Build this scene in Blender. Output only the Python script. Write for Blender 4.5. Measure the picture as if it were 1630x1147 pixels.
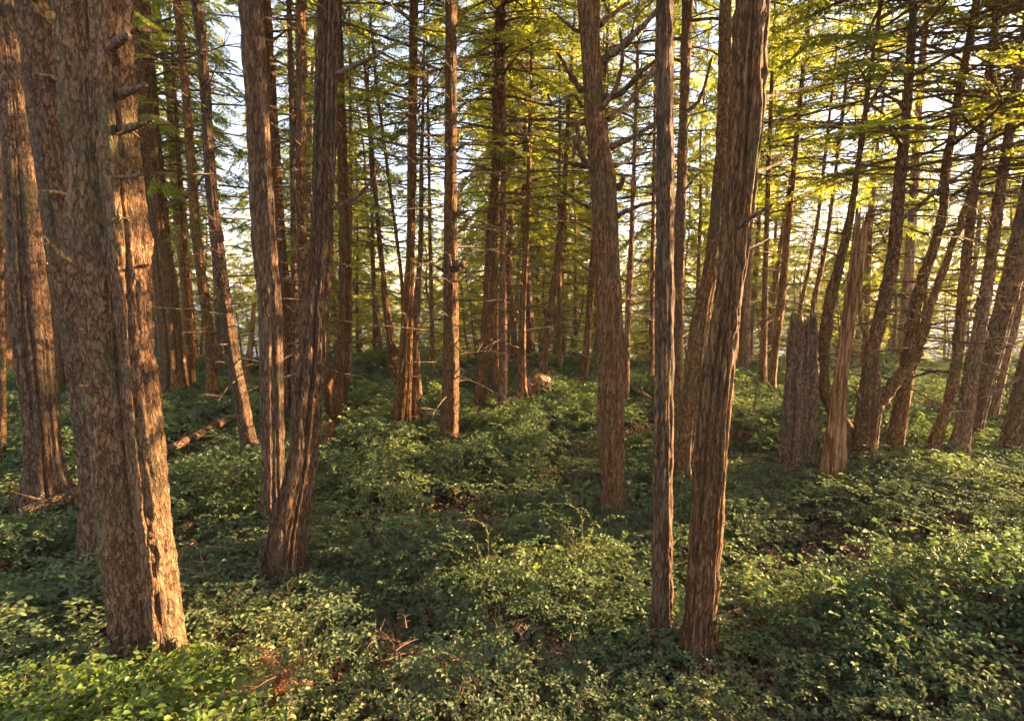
import bpy, math, random
import numpy as np
from mathutils import Vector, Matrix

# ------------------------------------------------------------------ scene, camera, sky, sun, exposure
for o in list(bpy.data.objects):
    bpy.data.objects.remove(o)
SC = bpy.context.scene
COL = SC.collection
F = 900.0                      # focal length in photo pixels (photo 1630 x 1147)
CX, CY = 815.0, 573.5
PITCH = math.radians(8.0)
CAMZ = 3.3
cam_d = bpy.data.cameras.new('camera')
cam_d.sensor_width = 36.0
cam_d.lens = 36.0 * F / 1630.0
cam_d.clip_start = 0.05
cam_d.clip_end = 20000
cam = bpy.data.objects.new('camera', cam_d)
COL.objects.link(cam)
cam.location = (0, 0, CAMZ)
cam.rotation_euler = (math.radians(90) - PITCH, 0, 0)
SC.camera = cam

SUN_AZ = math.radians(72)      # to the right of the view direction (+Y)
SUN_EL = math.radians(14)
w = bpy.data.worlds.new("World")
SC.world = w
w.use_nodes = True
wn = w.node_tree.nodes
wl = w.node_tree.links
sky = wn.new('ShaderNodeTexSky')
sky.sky_type = 'NISHITA'
sky.sun_disc = False
sky.sun_elevation = SUN_EL
sky.sun_rotation = SUN_AZ
sky.air_density = 1.0
sky.dust_density = 0.6
sky.ozone_density = 1.5
veil = wn.new('ShaderNodeMix'); veil.data_type = 'RGBA'; veil.inputs[0].default_value = 0.62   # thin high cloud evens out the sky
veil.inputs[7].default_value = (1.72, 1.8, 2.1, 1)
wl.new(sky.outputs[0], veil.inputs[6])
wl.new(veil.outputs[2], wn['Background'].inputs['Color'])
wn['Background'].inputs['Strength'].default_value = 0.075

sd = bpy.data.lights.new('sun', 'SUN')
sd.energy = 5.0
sd.angle = math.radians(0.5)
sd.color = (1.0, 0.70, 0.38)
so = bpy.data.objects.new('sun', sd)
COL.objects.link(so)
SUNV = Vector((math.sin(SUN_AZ) * math.cos(SUN_EL), math.cos(SUN_AZ) * math.cos(SUN_EL), math.sin(SUN_EL)))
so.rotation_euler = (-SUNV).to_track_quat('-Z', 'Y').to_euler()
so.location = SUNV * 60
SC.view_settings.view_transform = 'Standard'
SC.view_settings.look = 'None'
SC.view_settings.exposure = 3.2
SC.view_settings.gamma = 1.0
SC.render.engine = 'CYCLES'
SC.cycles.adaptive_threshold = 0.03
SC.cycles.max_bounces = 4
SC.cycles.diffuse_bounces = 3
SC.cycles.glossy_bounces = 1
SC.cycles.transmission_bounces = 2

rng = np.random.default_rng(7)
random.seed(7)

# ------------------------------------------------------------------ helpers
def hash3(ix, iy, iz, s):
    h = (ix * 374761393 + iy * 668265263 + iz * 2147483647 + s * 974634777) & 0xffffffff
    h = ((h ^ (h >> 13)) * 1274126177) & 0xffffffff
    h = ((h ^ (h >> 16)) * 1103515245) & 0xffffffff
    return ((h ^ (h >> 15)) & 0xffffff) / float(0xffffff)

def vnoise(x, y, z=0.0, s=0):
    x, y, z = np.broadcast_arrays(np.asarray(x, float), np.asarray(y, float), np.asarray(z, float))
    ix = np.floor(x).astype(np.int64); iy = np.floor(y).astype(np.int64); iz = np.floor(z).astype(np.int64)
    fx = x - ix; fy = y - iy; fz = z - iz
    fx = fx * fx * (3 - 2 * fx); fy = fy * fy * (3 - 2 * fy); fz = fz * fz * (3 - 2 * fz)
    r = 0
    for a in (0, 1):
        for b in (0, 1):
            for c in (0, 1):
                wgt = (fx if a else 1 - fx) * (fy if b else 1 - fy) * (fz if c else 1 - fz)
                r = r + wgt * hash3(ix + a, iy + b, iz + c, s)
    return r * 2 - 1

def fbm(x, y, z=0.0, s=0, o=3):
    r = 0; a = 1.0; n = 0
    for k in range(o):
        r = r + a * vnoise(np.asarray(x) * 2 ** k, np.asarray(y) * 2 ** k, np.asarray(z) * 2 ** k, s + k)
        n += a; a *= 0.5
    return r / n

def smooth(a, b, x):
    t = np.clip((np.asarray(x, float) - a) / (b - a), 0, 1)
    return t * t * (3 - 2 * t)

def ground(x, y):
    x = np.asarray(x, float); y = np.asarray(y, float)
    g = 0.34 * vnoise(x * 0.16, y * 0.16, 0.3, 11) + 0.13 * vnoise(x * 0.5, y * 0.5, 0.7, 12)
    g = g + 0.35 * np.exp(-(((x + 2.2) / 1.3) ** 2 + ((y - 2.6) / 1.0) ** 2))
    crest = 20.5 + 1.5 * vnoise(x * 0.1, 0.0, 0.0, 14)
    d = np.maximum(y - crest, 0)
    g = g - 0.33 * (np.sqrt(d * d + 9) - 3)
    d2 = np.maximum(np.abs(x) - 34, 0)
    return g - 0.05 * d2

def unproj(px, py, Y):
    v = (CY - py) / F
    fw = math.cos(PITCH) + v * math.sin(PITCH)
    up = v * math.cos(PITCH) - math.sin(PITCH)
    t = Y / fw
    return np.array([(px - CX) / F * t, Y, CAMZ + up * t])

def on_ground(px, py, lift=0.38):
    Y = 1.5
    while Y < 60:
        p = unproj(px, py, Y)
        if p[2] < ground(p[0], p[1]) + lift:
            return Y
        Y += 0.04
    return 60.0

def mesh(name, verts, quads, mats=(), midx=None, attrs=None, smooth_=True):
    verts = np.ascontiguousarray(verts, dtype=np.float32)
    quads = np.ascontiguousarray(quads, dtype=np.int32)
    me = bpy.data.meshes.new(name)
    n = len(quads)
    me.vertices.add(len(verts)); me.vertices.foreach_set('co', verts.ravel())
    me.loops.add(n * 4); me.loops.foreach_set('vertex_index', quads.ravel())
    me.polygons.add(n)
    me.polygons.foreach_set('loop_start', np.arange(0, n * 4, 4, dtype=np.int32))
    me.polygons.foreach_set('loop_total', np.full(n, 4, dtype=np.int32))
    if smooth_:
        me.polygons.foreach_set('use_smooth', np.ones(n, dtype=bool))
    for m in mats:
        me.materials.append(m)
    if midx is not None:
        me.polygons.foreach_set('material_index', np.ascontiguousarray(midx, dtype=np.int32))
    if attrs:
        for k, v in attrs.items():
            a = me.attributes.new(k, 'FLOAT', 'POINT')
            a.data.foreach_set('value', np.ascontiguousarray(v, dtype=np.float32))
    me.update(calc_edges=True)
    return me

def obj(name, me, parent=None, **props):
    o = bpy.data.objects.new(name, me)
    COL.objects.link(o)
    if parent is not None:
        o.parent = parent
    for k, v in props.items():
        if v is not None:
            o[k] = v
    return o

def thing(name, label, category, loc, group=None):
    o = bpy.data.objects.new(name, None)
    COL.objects.link(o)
    o.empty_display_size = 0.2
    o.location = loc
    o['label'] = label; o['category'] = category
    if group: o['group'] = group
    return o

class Acc:                       # collects quads of several shapes into one mesh
    def __init__(s): s.v = []; s.q = []; s.m = []; s.a = []; s.n = 0
    def add(s, v, q, m=0, a=None):
        v = np.asarray(v); q = np.asarray(q)
        s.v.append(v); s.q.append(q + s.n); s.m.append(np.full(len(q), m)); s.n += len(v)
        s.a.append(np.zeros(len(v)) if a is None else np.broadcast_to(a, (len(v),)))
    def build(s, name, mats, off=(0, 0, 0)):
        if not s.v:
            return None
        return mesh(name, np.concatenate(s.v) - np.asarray(off), np.concatenate(s.q), mats,
                    np.concatenate(s.m), {'vary': np.concatenate(s.a)})

def tube(pts, rad, seg=6):
    pts = np.asarray(pts, float); rad = np.asarray(rad, float); n = len(pts)
    t = np.gradient(pts, axis=0); t /= np.linalg.norm(t, axis=1)[:, None] + 1e-9
    ref = np.array([0.0, 0.0, 1.0]) if abs(t[0, 2]) < 0.8 else np.array([1.0, 0.0, 0.0])
    u = np.cross(t, ref); u /= np.linalg.norm(u, axis=1)[:, None] + 1e-9
    v = np.cross(t, u)
    a = np.linspace(0, 2 * np.pi, seg, endpoint=False)
    ring = (pts[:, None, :] + rad[:, None, None] * (np.cos(a)[None, :, None] * u[:, None, :] + np.sin(a)[None, :, None] * v[:, None, :]))
    V = ring.reshape(-1, 3)
    i = np.arange(n - 1)[:, None] * seg; j = np.arange(seg)[None, :]; j2 = (j + 1) % seg
    Q = np.stack([i + j, i + j2, i + seg + j2, i + seg + j], -1).reshape(-1, 4)
    return V, Q

def catmull(P, n):
    P = np.asarray(P, float)
    P = np.vstack([2 * P[0] - P[1], P, 2 * P[-1] - P[-2]])
    k = len(P) - 3
    tt = np.linspace(0, k - 1e-6, n); i = tt.astype(int); f = (tt - i)[:, None]
    a, b, c, d = P[i], P[i + 1], P[i + 2], P[i + 3]
    return 0.5 * ((2 * b) + (-a + c) * f + (2 * a - 5 * b + 4 * c - d) * f ** 2 + (-a + 3 * b - 3 * c + d) * f ** 3)

# ------------------------------------------------------------------ materials
def newmat(name):
    m = bpy.data.materials.new(name); m.use_nodes = True
    nt = m.node_tree
    return m, nt.nodes, nt.links, nt.nodes['Principled BSDF']

def ramp(N, stops):
    r = N.new('ShaderNodeValToRGB')
    el = r.color_ramp.elements
    while len(el) < len(stops): el.new(0.5)
    for e, (p, c) in zip(el, stops):
        e.position = p; e.color = (*c, 1)
    return r

def bark_mat(name, dark, mid, light, zs, sc, rough_patch, moss=0.25, bump=0.9, mosscol=(0.075, 0.085, 0.04)):
    m, N, L, B = newmat(name)
    tc = N.new('ShaderNodeTexCoord')
    mp = N.new('ShaderNodeMapping'); mp.inputs['Scale'].default_value = (sc, sc, sc * zs)
    L.new(tc.outputs['Object'], mp.inputs[0])
    wob = N.new('ShaderNodeTexNoise'); wob.inputs['Scale'].default_value = 0.5; wob.inputs['Detail'].default_value = 2
    L.new(mp.outputs[0], wob.inputs['Vector'])
    mix = N.new('ShaderNodeMix'); mix.data_type = 'RGBA'; mix.blend_type = 'LINEAR_LIGHT'; mix.inputs[0].default_value = 0.35
    L.new(mp.outputs[0], mix.inputs[6]); L.new(wob.outputs['Color'], mix.inputs[7])
    def crack(scale, width, dn):
        t = N.new('ShaderNodeTexNoise'); t.inputs['Scale'].default_value = scale; t.inputs['Detail'].default_value = dn; t.inputs['Roughness'].default_value = 0.6
        L.new(mix.outputs[2], t.inputs['Vector'])
        c1 = N.new('ShaderNodeMath'); c1.operation = 'SUBTRACT'; c1.inputs[1].default_value = 0.5; L.new(t.outputs['Fac'], c1.inputs[0])
        c2 = N.new('ShaderNodeMath'); c2.operation = 'ABSOLUTE'; L.new(c1.outputs[0], c2.inputs[0])
        c3 = N.new('ShaderNodeMapRange'); c3.interpolation_type = 'SMOOTHSTEP'; c3.inputs[1].default_value = 0; c3.inputs[2].default_value = width
        L.new(c2.outputs[0], c3.inputs[0])
        return c3.outputs[0]
    k1 = crack(0.42, 0.10, 3); k2 = crack(1.15, 0.10, 2)
    no = N.new('ShaderNodeTexNoise'); no.inputs['Scale'].default_value = 2.4; no.inputs['Detail'].default_value = 8; no.inputs['Roughness'].default_value = 0.8
    L.new(mp.outputs[0], no.inputs['Vector'])
    h1 = N.new('ShaderNodeMath'); h1.operation = 'MULTIPLY_ADD'; h1.inputs[1].default_value = 0.42
    L.new(k1, h1.inputs[0]); 
    h2 = N.new('ShaderNodeMath'); h2.operation = 'MULTIPLY'; h2.inputs[1].default_value = 0.26; L.new(k2, h2.inputs[0])
    L.new(h2.outputs[0], h1.inputs[2])
    hm = N.new('ShaderNodeMath'); hm.operation = 'MULTIPLY_ADD'; hm.inputs[1].default_value = 0.6
    L.new(no.outputs['Fac'], hm.inputs[0]); L.new(h1.outputs[0], hm.inputs[2])
    rp = ramp(N, [(0.38, dark), (0.75, mid), (1.05, light)])
    L.new(hm.outputs[0], rp.inputs[0])
    # large patches: lichen, algae, hue drift
    big = N.new('ShaderNodeTexNoise'); big.inputs['Scale'].default_value = 2.2; big.inputs['Detail'].default_value = 6
    bm_ = N.new('ShaderNodeMapping'); bm_.inputs['Scale'].default_value = (1.6, 1.6, 0.6)
    L.new(tc.outputs['Object'], bm_.inputs[0]); L.new(bm_.outputs[0], big.inputs['Vector'])
    br = N.new('ShaderNodeMapRange'); br.inputs[1].default_value = 0.48; br.inputs[2].default_value = 0.66; br.inputs[3].default_value = 0; br.inputs[4].default_value = moss
    L.new(big.outputs['Fac'], br.inputs[0])
    m2 = N.new('ShaderNodeMix'); m2.data_type = 'RGBA'; m2.inputs[7].default_value = (*mosscol, 1)
    L.new(br.outputs[0], m2.inputs[0]); L.new(rp.outputs[0], m2.inputs[6])
    # pale scale flecks
    fl = N.new('ShaderNodeTexNoise'); fl.inputs['Scale'].default_value = 3.2; fl.inputs['Detail'].default_value = 3
    L.new(mp.outputs[0], fl.inputs['Vector'])
    fr = N.new('ShaderNodeMapRange'); fr.inputs[1].default_value = 0.6; fr.inputs[2].default_value = 0.72; fr.inputs[4].default_value = rough_patch
    L.new(fl.outputs['Fac'], fr.inputs[0])
    m3 = N.new('ShaderNodeMix'); m3.data_type = 'RGBA'; m3.inputs[7].default_value = (light[0] * 1.35, light[1] * 1.4, light[2] * 1.45, 1)
    L.new(fr.outputs[0], m3.inputs[0]); L.new(m2.outputs[2], m3.inputs[6])
    oi = N.new('ShaderNodeObjectInfo')
    hv = N.new('ShaderNodeHueSaturation')
    vm = N.new('ShaderNodeMapRange'); vm.inputs[3].default_value = 0.78; vm.inputs[4].default_value = 1.2
    L.new(oi.outputs['Random'], vm.inputs[0]); L.new(vm.outputs[0], hv.inputs['Value'])
    s1 = N.new('ShaderNodeMath'); s1.operation = 'MULTIPLY'; s1.inputs[1].default_value = 7.31; L.new(oi.outputs['Random'], s1.inputs[0])
    s2 = N.new('ShaderNodeMath'); s2.operation = 'FRACT'; L.new(s1.outputs[0], s2.inputs[0])
    s3 = N.new('ShaderNodeMapRange'); s3.inputs[3].default_value = 0.95; s3.inputs[4].default_value = 1.22
    L.new(s2.outputs[0], s3.inputs[0]); L.new(s3.outputs[0], hv.inputs['Saturation'])
    L.new(m3.outputs[2], hv.inputs['Color'])
    L.new(hv.outputs[0], B.inputs['Base Color'])
    B.inputs['Roughness'].default_value = 0.85
    B.inputs['Specular IOR Level'].default_value = 0.25
    bp = N.new('ShaderNodeBump'); bp.inputs['Strength'].default_value = bump; bp.inputs['Distance'].default_value = 0.035
    L.new(hm.outputs[0], bp.inputs['Height']); L.new(bp.outputs[0], B.inputs['Normal'])
    return m

M_SPRUCE = bark_mat('spruce_bark', (0.06, 0.028, 0.015), (0.19, 0.095, 0.047), (0.33, 0.19, 0.10), 0.35, 52, 0.35, 0.5)
M_FIBRE = bark_mat('fibrous_bark', (0.055, 0.025, 0.013), (0.19, 0.092, 0.045), (0.33, 0.19, 0.10), 0.16, 62, 0.25, 0.4)
M_FAR = bark_mat('distant_bark', (0.06, 0.028, 0.015), (0.19, 0.09, 0.043), (0.3, 0.165, 0.09), 0.2, 30, 0.2, 0.25, 0.5)
M_SNAG = bark_mat('weathered_wood', (0.07, 0.03, 0.016), (0.26, 0.135, 0.07), (0.40, 0.25, 0.15), 0.05, 34, 0.3, 0.1)
M_BRANCH = bark_mat('branch_bark', (0.05, 0.028, 0.018), (0.15, 0.085, 0.05), (0.27, 0.17, 0.11), 0.3, 40, 0.3, 0.25, 0.6)
M_BROKEN = bark_mat('splintered_wood', (0.14, 0.075, 0.04), (0.42, 0.25, 0.13), (0.6, 0.42, 0.25), 0.1, 50, 0.3, 0.0, 0.6)

def leaf_mat(name, c1, c2, c3, trans=0.45, rough=0.65, dead=0.012, tcol=(1.35, 1.5, 0.6), patch_scale=0.9):
    m, N, L, B = newmat(name)
    at = N.new('ShaderNodeAttribute'); at.attribute_name = 'vary'
    geo = N.new('ShaderNodeNewGeometry')
    no = N.new('ShaderNodeTexNoise'); no.inputs['Scale'].default_value = patch_scale; no.inputs['Detail'].default_value = 3
    L.new(geo.outputs['Position'], no.inputs['Vector'])
    ad = N.new('ShaderNodeMath'); ad.operation = 'MULTIPLY_ADD'; ad.inputs[1].default_value = 0.45
    L.new(at.outputs['Fac'], ad.inputs[0])
    sb = N.new('ShaderNodeMapRange'); sb.inputs[1].default_value = 0.3; sb.inputs[2].default_value = 0.7; sb.inputs[3].default_value = 0; sb.inputs[4].default_value = 0.55
    L.new(no.outputs['Fac'], sb.inputs[0]); L.new(sb.outputs[0], ad.inputs[2])
    rp = ramp(N, [(0.05, c1), (0.5, c2), (0.92, c3)])
    L.new(ad.outputs[0], rp.inputs[0])
    dd = N.new('ShaderNodeMath'); dd.operation = 'GREATER_THAN'; dd.inputs[1].default_value = 1 - dead
    L.new(at.outputs['Fac'], dd.inputs[0])
    mx = N.new('ShaderNodeMix'); mx.data_type = 'RGBA'; mx.inputs[7].default_value = (0.17, 0.07, 0.025, 1)
    L.new(dd.outputs[0], mx.inputs[0]); L.new(rp.outputs[0], mx.inputs[6])
    L.new(mx.outputs[2], B.inputs['Base Color'])
    B.inputs['Roughness'].default_value = rough
    B.inputs['Specular IOR Level'].default_value = 0.38
    tr = N.new('ShaderNodeBsdfTranslucent')
    tm = N.new('ShaderNodeMix'); tm.data_type = 'RGBA'; tm.blend_type = 'MULTIPLY'; tm.inputs[0].default_value = 1
    tm.inputs[7].default_value = (*[t for t in tcol], 1)
    L.new(mx.outputs[2], tm.inputs[6]); L.new(tm.outputs[2], tr.inputs['Color'])
    ms = N.new('ShaderNodeMixShader'); ms.inputs[0].default_value = trans
    L.new(B.outputs[0], ms.inputs[1]); L.new(tr.outputs[0], ms.inputs[2])
    L.new(ms.outputs[0], N['Material Output'].inputs['Surface'])
    return m

M_LEAF = leaf_mat('shrub_leaf', (0.042, 0.068, 0.032), (0.095, 0.137, 0.055), (0.23, 0.26, 0.08), 0.38, 0.68, 0.012, (1.3, 1.35, 0.6))
M_SALAL = leaf_mat('broad_leaf', (0.055, 0.095, 0.018), (0.12, 0.175, 0.025), (0.22, 0.27, 0.035), 0.45, 0.45)  # leaf colour and translucency raised in place of sun the trunks block
M_NEEDLE = leaf_mat('conifer_needles', (0.075, 0.098, 0.02), (0.18, 0.205, 0.034), (0.35, 0.33, 0.055), 0.68, 0.5, 0.05, (1.9, 1.75, 0.6), 0.6)
M_DRYFERN = leaf_mat('dry_fern', (0.22, 0.09, 0.04), (0.34, 0.15, 0.06), (0.45, 0.24, 0.1), 0.4, 0.6, 0.0, (1.2, 1.0, 0.8))
M_RED = leaf_mat('red_brown_twigs', (0.16, 0.075, 0.05), (0.26, 0.125, 0.08), (0.38, 0.22, 0.15), 0.2, 0.6, 0.0, (1.1, 1, 0.9))

m, N, L, B = newmat('forest_floor')
geo = N.new('ShaderNodeNewGeometry')
n1 = N.new('ShaderNodeTexNoise'); n1.inputs['Scale'].default_value = 6; n1.inputs['Detail'].default_value = 10; n1.inputs['Roughness'].default_value = 0.75
L.new(geo.outputs['Position'], n1.inputs['Vector'])
r1 = ramp(N, [(0.3, (0.018, 0.010, 0.008)), (0.55, (0.06, 0.032, 0.022)), (0.75, (0.13, 0.07, 0.045))])
L.new(n1.outputs['Fac'], r1.inputs[0]); L.new(r1.outputs[0], B.inputs['Base Color'])
B.inputs['Roughness'].default_value = 0.95
bp = N.new('ShaderNodeBump'); bp.inputs['Strength'].default_value = 1; bp.inputs['Distance'].default_value = 0.06
L.new(n1.outputs['Fac'], bp.inputs['Height']); L.new(bp.outputs[0], B.inputs['Normal'])
M_FLOOR = m
m, N, L, B = newmat('sea_water')
B.inputs['Base Color'].default_value = (0.03, 0.06, 0.09, 1); B.inputs['Roughness'].default_value = 0.4
n1 = N.new('ShaderNodeTexNoise'); n1.inputs['Scale'].default_value = 0.35; n1.inputs['Detail'].default_value = 6
g = N.new('ShaderNodeNewGeometry'); L.new(g.outputs['Position'], n1.inputs['Vector'])
bp = N.new('ShaderNodeBump'); bp.inputs['Strength'].default_value = 0.8; bp.inputs['Distance'].default_value = 0.6
L.new(n1.outputs['Fac'], bp.inputs['Height']); L.new(bp.outputs[0], B.inputs['Normal'])
M_SEA = m

# ------------------------------------------------------------------ terrain and sea
def grid(x0, x1, y0, y1, nx, ny, zf):
    xs = np.linspace(x0, x1, nx); ys = np.linspace(y0, y1, ny)
    X, Y = np.meshgrid(xs, ys)
    V = np.stack([X, Y, zf(X, Y)], -1).reshape(-1, 3)
    i = np.arange(ny - 1)[:, None] * nx; j = np.arange(nx - 1)[None, :]
    Q = np.stack([i + j, i + j + 1, i + nx + j + 1, i + nx + j], -1).reshape(-1, 4)
    return V, Q
V, Q = grid(-90, 90, -30, 82, 500, 380, lambda x, y: ground(x, y) + 0.03 * vnoise(x * 3, y * 3, 0, 5))
obj('ground', mesh('ground', V, Q, [M_FLOOR]), kind='structure')
V, Q = grid(-1500, 1500, 45, 1500, 30, 30, lambda x, y: x * 0 - 17.0)
obj('sea', mesh('sea', V, Q, [M_SEA]), kind='structure')

# ------------------------------------------------------------------ trunks
def trunk_mesh(name, C, R, Yd, mat, base, fl=0.1, seed=0, rough=0.012, flk=1.6, ztop=None, twist=0.0, broken=0.0, zvis=99, extra_mat=None, lobes=None):
    """C centres (n,3) bottom to top, R radii. fluted, rough bark."""
    C = np.asarray(C, float); R = np.asarray(R, float)
    seglen = np.linalg.norm(np.diff(C, axis=0), axis=1)
    s = np.concatenate([[0], np.cumsum(seglen)])
    ds = min(max(Yd / 565 * 1.7, 0.016), 0.12)
    P4 = np.hstack([C, R[:, None]])
    dense = catmull(P4, 400)
    sl = np.concatenate([[0], np.cumsum(np.linalg.norm(np.diff(dense[:, :3], axis=0), axis=1))])
    pos = [0.0]
    while pos[-1] < sl[-1]:
        z = np.interp(pos[-1], sl, dense[:, 2])
        pos.append(pos[-1] + (ds if z < zvis else 0.22))
    pos[-1] = sl[-1]
    pos = np.array(pos)
    D = np.stack([np.interp(pos, sl, dense[:, k]) for k in range(4)], -1)
    c = D[:, :3]; r = np.maximum(D[:, 3], 0.008)
    seg = int(np.clip(2 * math.pi * r.max() / ds / 1.2, 10, 150))
    a = np.linspace(0, 2 * np.pi, seg, endpoint=False)[None, :]
    z = c[:, 2][:, None]
    tw = a + twist * z
    ca, sa = np.cos(tw), np.sin(tw)
    h = z - base[2]
    lob = fbm(ca * flk, sa * flk, z * 0.10, seed, 2)
    lob2 = 1 - 2 * np.abs(vnoise(ca * flk * 2.1, sa * flk * 2.1, z * 0.14, seed + 40))
    # rare: deep seams between buttresses
    shape = 1.0
    if lobes:
        shape = np.zeros_like(tw)
        for (ld, lph, lr) in lobes:
            q = tw - math.radians(lph) + 0.25 * vnoise(z * 0.35, lph, 0, seed)
            disc = np.maximum(lr * lr - (ld * np.sin(q)) ** 2, 1e-4)
            shape = np.maximum(shape, ld * np.cos(q) + np.sqrt(disc))
    amp = fl * (1 + 2.0 * np.exp(-np.maximum(h, 0) / 0.5))
    def seam(f, w_, sd2):
        v_ = vnoise(ca * f + 9, sa * f, z * 0.16, seed + sd2)
        return np.exp(-(v_ / w_) ** 2)
    shape = shape * (1 - np.minimum(0.34, 2.3 * fl) * seam(2.2, 0.15, 60) - np.minimum(0.2, 1.3 * fl) * seam(4.2, 0.16, 61))
    rr = r[:, None] * shape * (0.99 + amp * (1.1 * lob + 0.5 * lob2))
    k = rough
    Rm = r[:, None]
    fz = 5.0 if rough > 0.009 else 9
    g1 = vnoise(ca * Rm * 22, sa * Rm * 22, z * fz, seed + 3)
    g2 = vnoise(ca * Rm * 55, sa * Rm * 55, z * fz * 2.5, seed + 4)
    g3 = vnoise(ca * Rm * 7, sa * Rm * 7, z * 2.2, seed + 5)
    if ds < 0.09:
        rr = rr + k * (1.5 * np.abs(g1) - 0.5 + 0.6 * g2 + 0.8 * g3)
    bx = np.cos(a) * rr; by = np.sin(a) * rr
    # keep the silhouette at the measured width
    hw = (bx.max(1) - bx.min(1)) / 2; mid_ = (bx.max(1) + bx.min(1)) / 2
    kw = min(41, (len(hw) // 2) * 2 - 1)
    if kw > 2:
        pad = kw // 2; ker = np.ones(kw) / kw
        q_ = np.convolve(np.pad(hw / r, pad, mode='edge'), ker, 'valid'); mo = np.convolve(np.pad(mid_, pad, mode='edge'), ker, 'valid')
        bx = (bx - mo[:, None]) / q_[:, None]; by = by / q_[:, None]
    V = np.stack([c[:, 0:1] + bx, c[:, 1:2] + by, np.broadcast_to(z, bx.shape).copy()], -1)
    if broken > 0:
        top = V[-1]
        jag = broken * (0.35 + 0.65 * np.abs(vnoise(np.cos(a[0]) * 3.3, np.sin(a[0]) * 3.3, seed, 9))) + 0.9 * broken * rng.random(seg) ** 2
        for kk in range(1, min(14, len(V))):
            wgt = (1 - kk / 14)
            V[-kk, :, 2] += jag * wgt - broken * 0.3 * wgt
        cen = V[-1].mean(0)
        inner = V[-1].copy(); inner[:, :2] = cen[:2] + (inner[:, :2] - cen[:2]) * 0.55; inner[:, 2] -= broken * 0.7
        inner2 = inner.copy(); inner2[:, :2] = cen[:2] + (inner2[:, :2] - cen[:2]) * 0.05; inner2[:, 2] = inner[:, 2].mean() + 0.02
        V = np.concatenate([V, inner[None], inner2[None]])
    n = len(V)
    i = np.arange(n - 1)[:, None] * seg; j = np.arange(seg)[None, :]; j2 = (j + 1) % seg
    Q = np.stack([i + j, i + j2, i + seg + j2, i + seg + j], -1).reshape(-1, 4)
    mats = [mat]; mi = np.zeros(len(Q))
    if broken > 0:
        mats = [mat, extra_mat or M_BROKEN]; mi[-seg * 2:] = 1
    return mesh(name, V.reshape(-1, 3) - np.asarray(base), Q, mats, mi)

def twiggy(acc, p0, d, L_, r0, m=0, sub=3, rg=rng, droop=0.15):
    """a thin dead branch with side twigs"""
    n = 6
    d = d / np.linalg.norm(d)
    side = np.cross(d, [0, 0, 1]); side /= np.linalg.norm(side) + 1e-6
    cur = rg.normal(0, 0.12); 
    t = np.linspace(0, 1, n)[:, None]
    P = p0 + d * L_ * t + side * cur * L_ * t ** 2 + np.array([0, 0, 1]) * (-droop) * L_ * t ** 2 + rg.normal(0, 0.015 * L_, (n, 3)) * t
    V, Q = tube(P, r0 * (1 - 0.85 * t[:, 0]), 4 if r0 < 0.02 else 6)
    acc.add(V, Q, m)
    for k in range(sub):
        f = rg.uniform(0.3, 0.95)
        q0 = P[int(f * (n - 1))]
        dd = d * rg.uniform(0.3, 1) + side * rg.choice([-1, 1]) * rg.uniform(0.4, 1) + np.array([0, 0, rg.uniform(-0.4, 0.35)])
        dd /= np.linalg.norm(dd)
        l2 = L_ * rg.uniform(0.15, 0.4)
        tt = np.linspace(0, 1, 3)[:, None]
        P2 = q0 + dd * l2 * tt + rg.normal(0, 0.03 * l2, (3, 3)) * tt
        V, Q = tube(P2, r0 * 0.4 * (1 - 0.8 * tt[:, 0]), 3)
        acc.add(V, Q, m)
    return P

# ------------------------------------------------------------------ conifer crowns (needle sprays)
def frond_template(rg, n=15, wmax=0.42):
    """flat spray in the XY plane, length 1 along +X, made of short needle tufts"""
    quads = []
    t = 0.06
    for k in range(n):
        t = 0.05 + 0.93 * k / n
        for sgn in (-1, 1):
            if rg.random() < 0.12: continue
            ln = wmax * (1 - t) ** 0.7 * (0.55 + 0.45 * min(1, t / 0.25)) * rg.uniform(0.7, 1.15) + 0.05
            ang = math.radians(rg.uniform(42, 62)) * sgn
            d = np.array([math.cos(ang), math.sin(ang), rg.uniform(-0.18, 0.05)])
            p = np.array([t, 0, 0.0])
            m_ = max(1, int(ln / 0.06))
            for j in range(m_):
                a = p + d * ln * (j + 0.1) / m_ + rg.normal(0, 0.006, 3)
                b = a + d * (ln / m_) * 1.25 + rg.normal(0, 0.014, 3)
                nrm = np.cross(d, [0, 0, 1]) * rg.uniform(0.011, 0.021) + np.array([0, 0, rg.normal(0, 0.02)])
                mid = (a + b) / 2
                quads.append(np.array([a, mid + nrm, b, mid - nrm]))
    return np.array(quads)            # (m,4,3)

FR = [frond_template(np.random.default_rng(50 + k), 18 + k % 3) for k in range(4)]

def add_fronds(acc, P, X, S, rg, m=1):
    """P positions, X directions, S scales"""
    P = np.asarray(P); X = np.asarray(X); S = np.asarray(S)
    X = X / np.linalg.norm(X, axis=1)[:, None]
    up = np.array([0, 0, 1.0]) + rg.normal(0, 0.28, X.shape)
    Yv = np.cross(up, X); Yv /= np.linalg.norm(Yv, axis=1)[:, None]
    Z = np.cross(X, Yv)
    which = rg.integers(0, len(FR), len(P))
    for w_ in range(len(FR)):
        I = np.where(which == w_)[0]
        if not len(I): continue
        T = FR[w_]
        v = T.reshape(-1, 3).copy()
        v[:, 2] -= 0.22 * v[:, 0] ** 2
        W = P[I][:, None, :] + S[I][:, None, None] * (v[None, :, 0:1] * X[I][:, None, :] + v[None, :, 1:2] * Yv[I][:, None, :] + v[None, :, 2:3] * Z[I][:, None, :])
        nq = len(T) * len(I)
        va = np.repeat(rg.random(nq) * 0.5 + np.repeat(rg.random(len(I)) * 0.45, len(T)), 4)
        acc.add(W.reshape(-1, 3), np.arange(nq * 4).reshape(-1, 4), m, va)

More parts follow.
